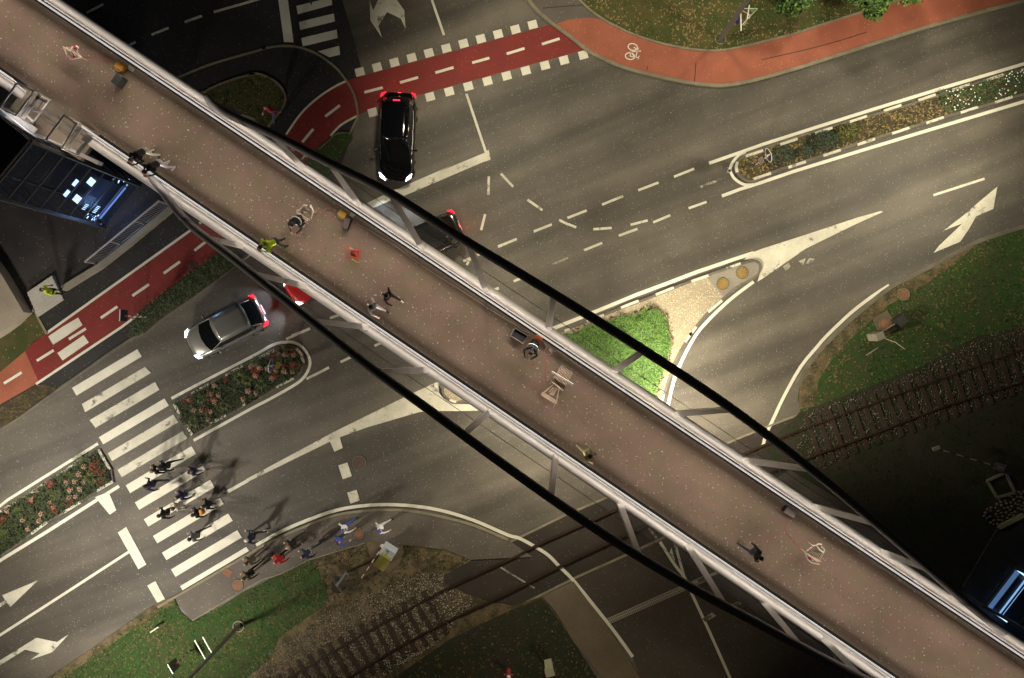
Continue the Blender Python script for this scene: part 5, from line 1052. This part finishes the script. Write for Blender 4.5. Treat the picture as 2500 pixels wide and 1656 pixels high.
def bones(pose):
    V = Vector
    if pose == 'walk': hip = V((0, 0, .94)); ch = V((.04, 0, 1.32)); nk = V((.05, 0, 1.50)); hd = V((.09, 0, 1.66)); kn = [V((.20, .10, .50)), V((-.03, -.10, .50))]; an = [V((.36, .10, .09)), V((-.38, -.10, .16))]; el = [V((-.16, .27, 1.14)), V((.16, -.27, 1.14))]; ha = [V((-.22, .26, .90)), V((.36, -.24, 1.00))]
    elif pose == 'stand': hip = V((0, 0, .94)); ch = V((.02, 0, 1.32)); nk = V((.03, 0, 1.50)); hd = V((.06, 0, 1.66)); kn = [V((.03, .11, .50)), V((.02, -.11, .50))]; an = [V((0, .12, .09)), V((0, -.12, .09))]; el = [V((-.03, .29, 1.14)), V((.08, -.29, 1.14))]; ha = [V((.08, .28, .90)), V((.25, -.18, 1.02))]
    elif pose == 'lean': hip = V((-.05, 0, .93)); ch = V((.26, 0, 1.16)); nk = V((.42, 0, 1.26)); hd = V((.58, 0, 1.33)); kn = [V((-.05, .13, .50)), V((.02, -.12, .48))]; an = [V((-.18, .18, .09)), V((-.22, -.16, .09))]; el = [V((.34, .32, 1.12)), V((.36, -.32, 1.12))]; ha = [V((.62, .12, 1.14)), V((.64, -.10, 1.14))]
    else: hip = V((-.18, 0, .40)); ch = V((.06, 0, .74)); nk = V((.20, 0, .90)); hd = V((.32, 0, .98)); kn = [V((.22, .18, .50)), V((.18, -.18, .40))]; an = [V((-.02, .16, .09)), V((-.05, -.16, .09))]; el = [V((.28, .30, .62)), V((.30, -.28, .62))]; ha = [V((.52, .14, .45)), V((.54, -.12, .42))]
    B = [] # (a,b,ra,rb,tag)
    up_ = (nk - hip).normalized()
    B += [(hip, hip + up_ * .12, .135, .14, 'leg'), (hip + V((0, .06, 0)), hip + V((0, -.06, 0)), .12, .12, 'leg'), (hip + up_ * .12, ch, .14, .155, 'top'), (ch + V((0, .09, 0)), ch + V((0, -.09, 0)), .125, .125, 'top'), (ch, nk, .14, .075, 'top'), (nk, hd, .055, .06, 'skin')]
    B += [(hd + V((-.015, 0, .03)), hd + V((.015, 0, .06)), .092, .092, 'head'), (hd + V((.05, 0, -.03)), hd + V((.055, 0, -.045)), .055, .045, 'skin'), (hd + V((.10, 0, .02)), hd + V((.12, 0, 0)), .012, .016, 'skin')]
    for s, i in ((1, 0), (-1, 1)):
        B.append((hd + V((0, s * .095, .02)), hd + V((0, s * .1, .045)), .014, .018, 'skin'))
        h_ = hip + V((0, s * .095, -.02)); sh = ch.lerp(nk, .55) + V((0, s * .165, 0))
        B += [(h_, kn[i], .092, .058, 'leg'), (kn[i], an[i], .057, .038, 'leg'), (an[i] + V((-.04, 0, -.035)), an[i] + V((.15, 0, -.05)), .042, .036, 'shoe')]
        B += [(ch + V((0, s * .05, .08)), sh, .09, .068, 'top'), (sh, el[i], .058, .044, 'top'), (el[i], ha[i], .044, .030, 'top')]
        d = (ha[i] - el[i]).normalized(); w_ = ha[i] + d * .05; sd = V((0, s, 0)); sd = (sd - d * sd.dot(d)).normalized(); nn = d.cross(sd)
        B.append((ha[i], w_ + d * .03, .026, .034, 'skin'))
        for f, (off, ln) in enumerate(((-.033, .075), (-.011, .088), (.011, .082), (.033, .064))):
            base = w_ + d * .045 + sd * off; mid = base + d * ln * .5 + sd * off * .3; tip = mid + (d * .6 - V((0, 0, .5))).normalized() * ln * .5
            B += [(base, mid, .0095, .009, 'skin'), (mid, tip, .009, .0075, 'skin')]
        th0 = w_ + V((.01, 0, 0)) - sd * .02; B.append((th0, th0 - sd * .05 + d * .035, .012, .009, 'skin'))
    return B, hd
def person(px, py, z, head, pose, top, leg, hairc, label, sc=1.0, shoe=(.03, .03, .03), band=None, cap=None, bag=None):
    key = pose
    if key not in POSE:
        B, hd = bones(pose); vs, fs = [], []
        for a, b, ra, rb, t in B: capsule(vs, fs, a, b, ra, rb)
        me = bpy.data.meshes.new('tmp'); me.from_pydata([tuple(v) for v in vs], [], fs); o = bpy.data.objects.new('tmp', me); COL.objects.link(o)
        rm = o.modifiers.new('r', 'REMESH'); rm.mode = 'VOXEL'; rm.voxel_size = .0115; rm.use_smooth_shade = True; sm_ = o.modifiers.new('s', 'SMOOTH'); sm_.iterations = 3; sm_.factor = .4
        dg = bpy.context.evaluated_depsgraph_get(); m2 = bpy.data.meshes.new_from_object(o.evaluated_get(dg)); bpy.data.objects.remove(o)
        tags = ['top', 'leg', 'skin', 'shoe']; idx = []
        segs = [(Vector(a), Vector(b), (ra + rb) / 2, 'skin' if t == 'head' else t) for a, b, ra, rb, t in B]
        for p in m2.polygons:
            c = p.center; best = 9; bt = 0
            for a, b, rr_, t in segs:
                ab_ = b - a; u = max(0, min(1, (c - a).dot(ab_) / max(ab_.length_squared, 1e-9))); dist = (c - (a + ab_ * u)).length - rr_
                if dist < best: best = dist; bt = tags.index(t)
            idx.append(bt)
        POSE[key] = (m2, idx, hd)
    m2, idx, hd = POSE[key]; me = m2.copy(); me.materials.clear()
    for m in (top, leg, skin, mat('shoe%.2f' % shoe[0], shoe, .6)): me.materials.append(m)
    me.polygons.foreach_set('material_index', idx); me.polygons.foreach_set('use_smooth', [True] * len(idx)); me.update()
    o = bpy.data.objects.new('person', me); COL.objects.link(o); o.location = Wp(px, py, z); o.rotation_euler = (0, 0, head); o.scale = (sc,) * 3
    h = MB(); h.ball(hd + Vector((-.02, 0, .065)), .107, 14, 9, (1.02, .92, .92))
    h.f = [f for f in h.f if sum(h.v[i][2] for i in f) / len(f) > hd.z + .03 or sum(h.v[i][0] for i in f) / len(f) < hd.x - .02]; h.m = [0] * len(h.f)
    hm_ = mat('cap_%.2f%.2f' % (cap[0], cap[2]), cap, .8) if cap else mat('hair%.3f' % hairc[0], hairc, .7)
    h.build('cap' if cap else 'hair', hm_, o, True)
    if cap: MB().box(hd + Vector((.12, 0, .06)), (.10, .13, .012)).build('cap_peak', hm_, o)
    ey = MB()
    for s in (-1, 1): ey.ball(hd + Vector((.098, s * .032, .035)), .010, 6, 4)
    ey.build('eyes', black, o)
    if band:
        bn_ = MB(); bn_.mi = 0
        B, _ = bones(pose); a, b = B[2][0], B[2][1]; c = b; d = (b - a).normalized(); u = Vector((0, 1, 0)); v = d.cross(u)
        ring = [c + u * math.cos(k * .3927) * .232 + v * math.sin(k * .3927) * .175 for k in range(17)]; bn_.tube(ring, .022, 5); bn_.build('reflective_band', mat('reflective', (.8, .8, .78), .3), o)
    if bag: MB().box(Vector((-.2, .0, 1.25)) if pose == 'walk' else Vector((-.18, 0, 1.2)), (.16, .28, .4)).build('backpack', bag, o, bevel=.05)
    tag(o, label, 'person'); return o
nav = pmat('navy', (.022, .022, .055)); blk = pmat('black', (.012, .011, .013)); gry = pmat('grey', (.16, .16, .17)); wht = pmat('white', (.75, .75, .76)); red = pmat('red', (.42, .012, .020)); brn = pmat('brown', (.12, .09, .06)); jns = pmat('jeans', (.045, .055, .10)); hv = pmat('hivis', (.55, .72, .03)); pale = pmat('pale', (.50, .47, .40)); blu = pmat('blue', (.04, .08, .42)); khk = pmat('khaki', (.42, .38, .20)); lgy = pmat('light_grey', (.50, .49, .52)); org = pmat('orange', (.6, .28, .04))
dk = (.012, .009, .007); br = (.05, .03, .018)
RN = R
person(431, 1128, .02, R(190), 'walk', blk, blk, dk, 'person in black at the top of the crowd on the zebra crossing')
person(413, 1135, .02, R(200), 'walk', blk, jns, (.2, .1, .08), 'person in black jacket and jeans, upper left of the crossing crowd')
person(396, 1173, .02, R(170), 'walk', nav, nav, br, 'person in navy on the left side of the crossing crowd')
person(495, 1140, .02, R(20), 'walk', nav, gry, dk, 'person in navy with grey trousers at the right of the crossing crowd top')
person(473, 1196, .02, R(200), 'walk', pmat('violet', (.035, .025, .09)), gry, dk, 'person in violet blue jacket in the middle of the crossing crowd')
person(534, 1218, .02, R(190), 'walk', blk, gry, dk, 'person in black jacket and grey trousers at the right end of a stripe')
person(509, 1238, .02, R(195), 'walk', blk, blk, br, 'person in black with an orange bag on the zebra crossing', bag=org)
person(430, 1240, .02, R(185), 'walk', blk, blk, dk, 'person in black at the lower left of the crossing crowd')
person(462, 1222, .02, R(210), 'walk', pale, lgy, br, 'person in pale beige jacket in the crossing crowd')
person(501, 1294, .02, R(200), 'walk', gry, blk, dk, 'person in grey walking apart below the crossing crowd')
person(634, 1298, .02, R(170), 'walk', nav, blk, (.6, .58, .5), 'fair haired person in dark clothes right of the zebra crossing', shoe=(.6, .6, .6))
person(627, 1385, .08, R(215), 'walk', brn, blk, br, 'person in brown jacket at the kerb beside the zebra end', bag=blk)
person(633, 1350, .08, R(215), 'walk', pmat('olive', (.10, .09, .06)), brn, br, 'person in olive jacket just above the brown jacketed one')
person(702, 1346, .08, R(215), 'walk', red, blk, (.3, .02, .02), 'person in a bright red jacket on the lower pavement')
person(731, 1312, .08, R(210), 'walk', blk, blk, (.4, .2, .15), 'person in black behind the red jacket on the pavement')
person(766, 1334, .08, R(205), 'walk', nav, lgy, dk, 'person in navy with light trousers, between red and white jackets')
person(853, 1276, .08, R(20), 'walk', wht, blu, br, 'person in white top and blue cap on the pavement beside the round cover', cap=(.10, .14, .45))
person(841, 1305, .08, R(20), 'walk', blu, jns, br, 'person all in blue below the white topped one on the pavement')
person(938, 1276, .08, R(10), 'walk', wht, lgy, br, 'rightmost person in white with a blue cap on the pavement', cap=(.04, .10, .55))
person(679, 285, .06, R(225), 'walk', pmat('crimson', (.30, .02, .05)), jns, (.2, .02, .03), 'person in crimson by the kidney shaped island beside the bridge')
person(760, -8, .02, R(80), 'walk', nav, blk, dk, 'person at the top edge on the upper zebra crossing')
person(800, -14, .02, R(80), 'stand', blk, blk, dk, 'second person at the top edge, right of the other on the zebra')
hv_p = person(152, 714, .10, R(30), 'stand', hv, blk, dk, 'person in a yellow vest standing by the pale stone steps', band=None)
person(378, 383, ZD, R(-123), 'lean', blk, pale, dk, 'person in black with pale trousers leaning on the rail, nearer the lift', shoe=(.03, .03, .03), cap=(.2, .2, .23))
person(412, 412, ZD, R(-128), 'lean', blk, lgy, dk, 'person in black with light grey trousers leaning on the rail, white shoes', shoe=(.7, .68, .62))
person(688, 598, ZD, R(-150), 'lean', hv, pmat('dark_grey', (.04, .04, .045)), dk, 'person in a yellow vest leaning on the bridge rail', sc=.97)
person(957, 726, ZD, R(-35), 'walk', blk, blk, dk, 'person in black with white shoes striding along the deck', shoe=(.85, .82, .75))
person(921, 752, ZD, R(-35), 'walk', wht, wht, br, 'person dressed in white walking beside the railing')
person(1428, 1096, ZD, R(-38), 'walk', khk, khk, br, 'person in yellowish clothes walking near the lower railing')
person(1822, 1332, ZD, R(-30), 'walk', blk, nav, dk, 'person in black walking at the right part of the bridge deck', shoe=(.02, .02, .02))
person(737, 543, ZD, R(-115), 'crouch', blk, blk, dk, 'person in black with white reflective stripes crouching at the slatted chair', band=True, shoe=(.5, .5, .5))
person(1301, 846, ZD, R(-115), 'crouch', blk, blk, br, 'person in black with reflective stripe crouching next to the dark tub', band=True, shoe=(.55, .6, .2))
# ================================================================ THINGS ON THE DECK
wire = mat('bamboo_slat', (.72, .58, .44), .6, var=.2, vscale=8); wirew = mat('pale_frame', (.78, .70, .62), .5)
def crop(cx, cy, k): return lambda x, y, z=0.0: Wp(cx + x / k, cy + y / k, ZD + z)
def slat_chair(P, pts_seat, n, frames, whites, label, loc, reds=()):
    r = empty('slatted_chair', loc); iv = Matrix.Translation(-Vector(loc))
    a, b, c, d = pts_seat; m = MB()     # a-b one end, d-c other end
    for i in range(n + 1): t = i / n; m.tube([a.lerp(b, t), d.lerp(c, t)], .015, 6)
    m.build('seat_slats', wire, r, M=iv)
    if n > 6: MB().add([v - Vector((0, 0, .07)) for v in (a, b, c, d)], [(0, 1, 2, 3)]).build('gap_shade_panel', mat('painted_gap_shade', (.018, .012, .008), .9), r, M=iv)  # dark sheet added under the slats as shade in the gaps
    m = MB(); [m.tube(f, .024, 6) for f in frames]; m.build('frame', wire, r, M=iv)
    m = MB(); [m.tube(f, .028, 8) for f in whites]; m.build('armrest', wirew, r, M=iv)
    for (p, q) in ((a, .02), (b, .02), (c, .02), (d, .02)): MB().tube([Vector((p.x, p.y, ZD)), p], .016, 6).build('leg', wire, r, M=iv)
    for q in reds: MB().ball(q, .09, 8, 6, (1, 1, .6)).build('red_cushion', mat('red_cushion', (.55, .05, .09), .7), r, M=iv)
    return tag(r, label, 'chair', 'slatted chairs on the bridge deck')
c1 = crop(120, 90, 9.8625); c2 = crop(680, 480, 9.225); c3 = crop(1230, 780, 7.127); c4 = crop(1880, 1220, 9.225)
slat_chair(c1, [c1(330, 250, .45), c1(560, 240, .45), c1(790, 500, .4), c1(420, 430, .4)], 5, [[c1(330, 240, .5), c1(560, 350, .5), c1(790, 510, .5)], [c1(560, 230, .45), c1(500, 350, .5)], [c1(420, 450, .3), c1(540, 540, .3)]], [[c1(380, 290, .5), c1(420, 430, .4)], [c1(510, 530, .3), c1(570, 545, .3), c1(790, 500, .4)], [c1(650, 220, .6), c1(705, 260, .6), c1(670, 380, .5)]],
           'overturned slatted chair with red cushions near the left end of the deck', c1(560, 400), [c1(590, 460, .35), c1(640, 265, .5)])
slat_chair(c2, [c2(570, 200, .5), c2(770, 330, .5), c2(690, 530, .45), c2(400, 340, .45)], 11, [[c2(400, 340, .5), c2(540, 440, .5), c2(700, 530, .5)], [c2(400, 370, .5), c2(560, 490, .5), c2(660, 550, .5)]], [[c2(720, 190, .6), c2(780, 330, .55), c2(730, 510, .45)], [c2(410, 310, .5), c2(470, 320, .5), c2(570, 195, .55), c2(640, 200, .6)], [c2(440, 410, .4), c2(480, 510, .4)], [c2(720, 190, .6), c2(715, 250, .6)]],
           'slatted chair beside the crouching person in black', c2(600, 370))
slat_chair(c4, [c4(970, 1040, .5), c4(1210, 1190, .5), c4(1100, 1400, .45), c4(790, 1180, .45)], 10, [[c4(770, 1180, .5), c4(940, 1290, .5), c4(1150, 1400, .5)], [c4(800, 1200, .5), c4(1070, 1400, .5)]], [[c4(820, 1160, .5), c4(940, 1070, .5)], [c4(970, 1035, .55), c4(1040, 1035, .6), c4(1080, 1000, .6), c4(1160, 1010, .6)], [c4(1160, 1060, .55), c4(1230, 1130, .5), c4(1210, 1190, .5)], [c4(790, 1200, .4), c4(850, 1350, .35), c4(930, 1420, .3), c4(1110, 1460, .3)], [c4(1060, 1060, .55), c4(1110, 1130, .55), c4(1210, 1200, .5)]],
           'slatted chair tied with red string at the right end of the deck', c4(1000, 1220), [c4(890, 1330, .3)])
lg = slat_chair(c3, [c3(1010, 800, .4), c3(1190, 920, .4), c3(1030, 1230, .35), c3(840, 1090, .35)], 9, [[c3(840, 1090, .4), c3(1030, 1240, .4)], [c3(860, 1140, .3), c3(650, 1310, .25)], [c3(960, 1200, .3), c3(915, 1440, .25)], [c3(650, 1310, .25), c3(905, 1465, .25)], [c3(680, 1270, .25), c3(925, 1430, .25)], [c3(870, 1170, .3), c3(790, 1270, .25)]] + [[c3(650 + t * 255, 1310 + t * 155, .25), c3(680 + t * 245, 1270 + t * 160, .25)] for t in [i / 12 for i in range(13)]],
                [[c3(830, 900, .55), c3(1210, 1130, .55)], [c3(840, 920, .5), c3(1190, 1150, .5)]], 'long slatted lounger with a white crossbar in the middle of the deck', c3(950, 1080))
MB().prism([tuple(v - Vector(lg.location))[:2] for v in (c3(885, 1150), c3(935, 1200), c3(860, 1320), c3(790, 1300))], .2, .24).build('headrest', wire, lg)
# red hand cart
rc = empty('hand_cart', c2(1690, 1310)); ivr = Matrix.Translation(-Vector(rc.location)); rp = mat('red_cart_paint', (.62, .10, .07), .5); 
m = MB(); m.tube([c2(1460, 1130, .5), c2(1600, 1190, .45), c2(1870, 1230, .3)], .022, 6); m.tube([c2(1490, 1390, .5), c2(1620, 1345, .45), c2(1790, 1400, .3)], .022, 6); m.tube([c2(1600, 1200, .45), c2(1615, 1345, .45)], .02, 6); m.tube([c2(1700, 1200, .4), c2(1760, 1400, .35)], .018, 6); m.tube([c2(1650, 1260, .4), c2(1770, 1310, .4)], .014, 6); m.tube([c2(1740, 1220, .4), c2(1790, 1420, .35)], .018, 6); m.build('frame', rp, rc, M=ivr)
MB().prism([tuple(v)[:2] for v in (c2(1750, 1240), c2(1850, 1220), c2(1870, 1400), c2(1780, 1420))], ZD + .25, ZD + .32).build('tray', rp, rc, M=ivr)
MB().prism([tuple(v)[:2] for v in (c2(1610, 1250), c2(1750, 1240), c2(1780, 1400), c2(1640, 1340))], ZD + .05, ZD + .08).build('base_panel', mat('cart_dark', (.10, .02, .015), .6), rc, M=ivr)
yl = mat('yellow_wheel', (.62, .60, .10), .5)
for (x, y) in ((1700, 1455), (1650, 1200)): a = c2(x, y, .15); MB().tube([a, a + Vector((.03, .05, 0))], .13, 16).build('wheel', yl if y > 1300 else mat('pale_wheel', (.7, .5, .32), .5), rc, M=ivr)
tag(rc, 'small red hand cart with a yellow wheel lying on the deck', 'hand cart')
# cases, boxes, bin
def case(name, ctr, size, rz, m, label, handle=True, lidm=None, cat='case'):
    r = empty(name, ctr, rz); MB().box((0, 0, size[2] / 2), size).build('body', m, r, bevel=.035); MB().box((0, 0, size[2] + .01), (size[0] * .96, size[1] * .96, .03)).build('lid', lidm or m, r, bevel=.02)
    if handle: MB().tube([(-size[0] * .3, -size[1] / 2, size[2] * .8), (-size[0] * .3, -size[1] / 2 - .05, size[2] * .85), (size[0] * .3, -size[1] / 2 - .05, size[2] * .85), (size[0] * .3, -size[1] / 2, size[2] * .8)], .015, 6).build('handle', mat('case_handle', (.7, .5, .2), .5), r)
    return tag(r, label, cat)
yc = mat('orange_case', (.72, .34, .035), .45); yc2 = mat('yellow_case', (.72, .46, .09), .45); dkc = mat('dark_case', (.035, .035, .032), .6); dkc2 = mat('grey_case', (.11, .09, .085), .55)
case('tool_case', c1(1760, 750), (.40, .30, .22), R(-30), yc, 'orange plastic case by the upper railing at the left', lidm=yc)
case('tool_case', c2(1460, 410), (.36, .28, .20), R(-32), yc2, 'yellow plastic case by the upper railing in the middle', lidm=yc2)
case('junction_box', c1(1990, 780), (.24, .16, .10), R(-33), wirew, 'small white power box next to the orange case', False, cat='power box')
case('junction_box', c2(1665, 430), (.20, .16, .10), R(-33), wirew, 'small white power box next to the yellow case', False, cat='power box')
case('junction_box', c3(820, 540), (.18, .13, .08), R(-38), wirew, 'small white power box inside a loop of white cable', False, cat='power box')
case('box', c1(1760, 1110), (.34, .46, .42), R(-35), dkc, 'dark box standing alone left of the middle of the deck', False, cat='box')
case('box', c2(1560, 630), (.26, .50, .30), R(-20), black, 'dark grey case beside the yellow case', False, dkc2, cat='box')
case('box', c4(400, 245), (.50, .30, .30), R(-32), steel_d, 'grey topped box by the upper railing at the right', False, mat('box_lid_grey', (.32, .27, .26), .6), cat='box')
tb = empty('plastic_tub', c3(265, 285), R(-31)); tw_, tl_, thh = .62, .38, .34; gg = mat('tub_grey', (.10, .10, .105), .5)
MB().box((0, 0, .02), (tw_ * .85, tl_ * .8, .03)).build('bottom', gg, tb)
m = MB()
for sx, sy, L1, L2 in ((0, 1, tw_, 0), (0, -1, tw_, 0), (1, 0, 0, tl_), (-1, 0, 0, tl_)):
    if sy: m.box((0, sy * tl_ / 2, thh / 2), (tw_, .02, thh))
    else: m.box((sx * tw_ / 2, 0, thh / 2), (.02, tl_, thh))
m.build('side', mat('tub_dark', (.03, .03, .032), .5), tb)
MB().tube([(-tw_ / 2, -tl_ / 2, thh), (tw_ / 2, -tl_ / 2, thh), (tw_ / 2, tl_ / 2, thh), (-tw_ / 2, tl_ / 2, thh), (-tw_ / 2, -tl_ / 2, thh)], .022, 6).build('rim', mat('tub_rim', (.30, .28, .27), .5), tb); tag(tb, 'open dark plastic tub with pale rim beside the upper railing', 'tub')
vs = MB(); vs.box(c3(620, 320, .12), (.30, .16, .2), R(-32)); vs.box(c3(570, 300, .16), (.12, .18, .12), R(-32)); tag(vs.build('vest', mat('orange_vest', (.75, .18, .05), .7), bevel=.04), 'orange and white bundle by the railing beside the crouching person', 'vest')
def cable(pts, r, m, label): return tag(MB().tube(crom([tuple(p) for p in pts], 6), r, 6).build('cable', m), label, 'cable')
wc_ = mat('white_cable', (.62, .52, .44), .5); rc_ = mat('red_cable', (.55, .09, .07), .5)
cable([c2(1690, 500, .012), c2(1830, 640, .012), c2(2000, 730, .012), c2(2214, 860, .012), Wp(960, 597, ZD + .012), Wp(1040, 655, ZD + .012), Wp(1130, 712, ZD + .012), Wp(1200, 758, ZD + .012), c3(60, 10, .012), c3(200, 90, .012), c3(300, 180, .012), c3(380, 215, .012), c3(460, 240, .012)], .011, wc_, 'long white cable running along the foot of the upper railing')
cable([c3(700, 410, .01), c3(760, 480, .01), c3(705, 540, .01), c3(740, 610, .01), c3(810, 610, .01), c3(850, 570, .01), c3(930, 550, .01), c3(1020, 590, .01), c3(1110, 670, .01), c3(1350, 840, .01)], .011, wc_, 'white cable looped around the small power box')
cable([Wp(2050, 1320, ZD + .01), Wp(2080, 1345, ZD + .01), Wp(2130, 1380, ZD + .01), Wp(2200, 1430, ZD + .01), Wp(2310, 1505, ZD + .01), Wp(2420, 1580, ZD + .01), Wp(2520, 1650, ZD + .01)], .010, mat('tan_cable', (.45, .32, .22), .5), 'thin tan cable along the upper railing at the right end')
cable([c1(800, 490, .01), c1(960, 500, .01), c1(1280, 520, .01), c1(1380, 450, .01), c1(1330, 560, .01), c1(1420, 640, .01), c1(1490, 600, .01), c1(1450, 520, .01)], .008, rc_, 'thin red string looped between the overturned chair and orange case')
cable([c2(820, 440, .01), c2(920, 340, .01), c2(1020, 310, .01), c2(1140, 330, .01), c2(1180, 220, .01), c2(1250, 150, .01), c2(1300, 230, .01), c2(1250, 310, .01)], .008, rc_, 'thin red string looped between slatted chair and yellow case')
cable([c3(670, 430, .01), c3(700, 520, .01), c3(740, 640, .01), c3(735, 800, .01), c3(720, 1000, .01), c3(780, 1140, .01)], .008, rc_, 'thin red string from the crouching person down to the long lounger')
cable([c4(430, 440, .01), c4(350, 620, .01), c4(340, 720, .01), c4(430, 830, .01), c4(560, 980, .01), c4(720, 1150, .01)], .008, rc_, 'thin red string from the grey topped box to the right slatted chair')
# ================================================================ LIGHT INTO THE STREET
for px, py, z, pw, colr, aim, cone in STREET:
    p = Wp(px, py); a = Wp(*aim); lamp('street_light', p.x, p.y, z, pw, colr, .7, cone, (a.x, a.y, 0), .7)
# floodlights fixed under the bridge deck shining on the carriageway
def under(px, py, power, aim, col=(1.0, .88, .66), cone=120):
    p = Wp(px, py, 5.9); a = Wp(*aim); lamp('under_deck_light', p.x, p.y, 5.9, power, col, .25, cone, (a.x, a.y, 0), .8)
under(1480, 985, 1500, (1720, 740)); under(1600, 1060, 7500, (1790, 850), cone=104); under(1420, 990, 3000, (1240, 1160)); under(1300, 960, 1600, (1120, 1130)); under(1750, 1150, 90, (1500, 1400)); under(1130, 760, 1400, (1480, 560))
S.cycles.max_bounces = 5 if hasattr(S, 'cycles') else 5
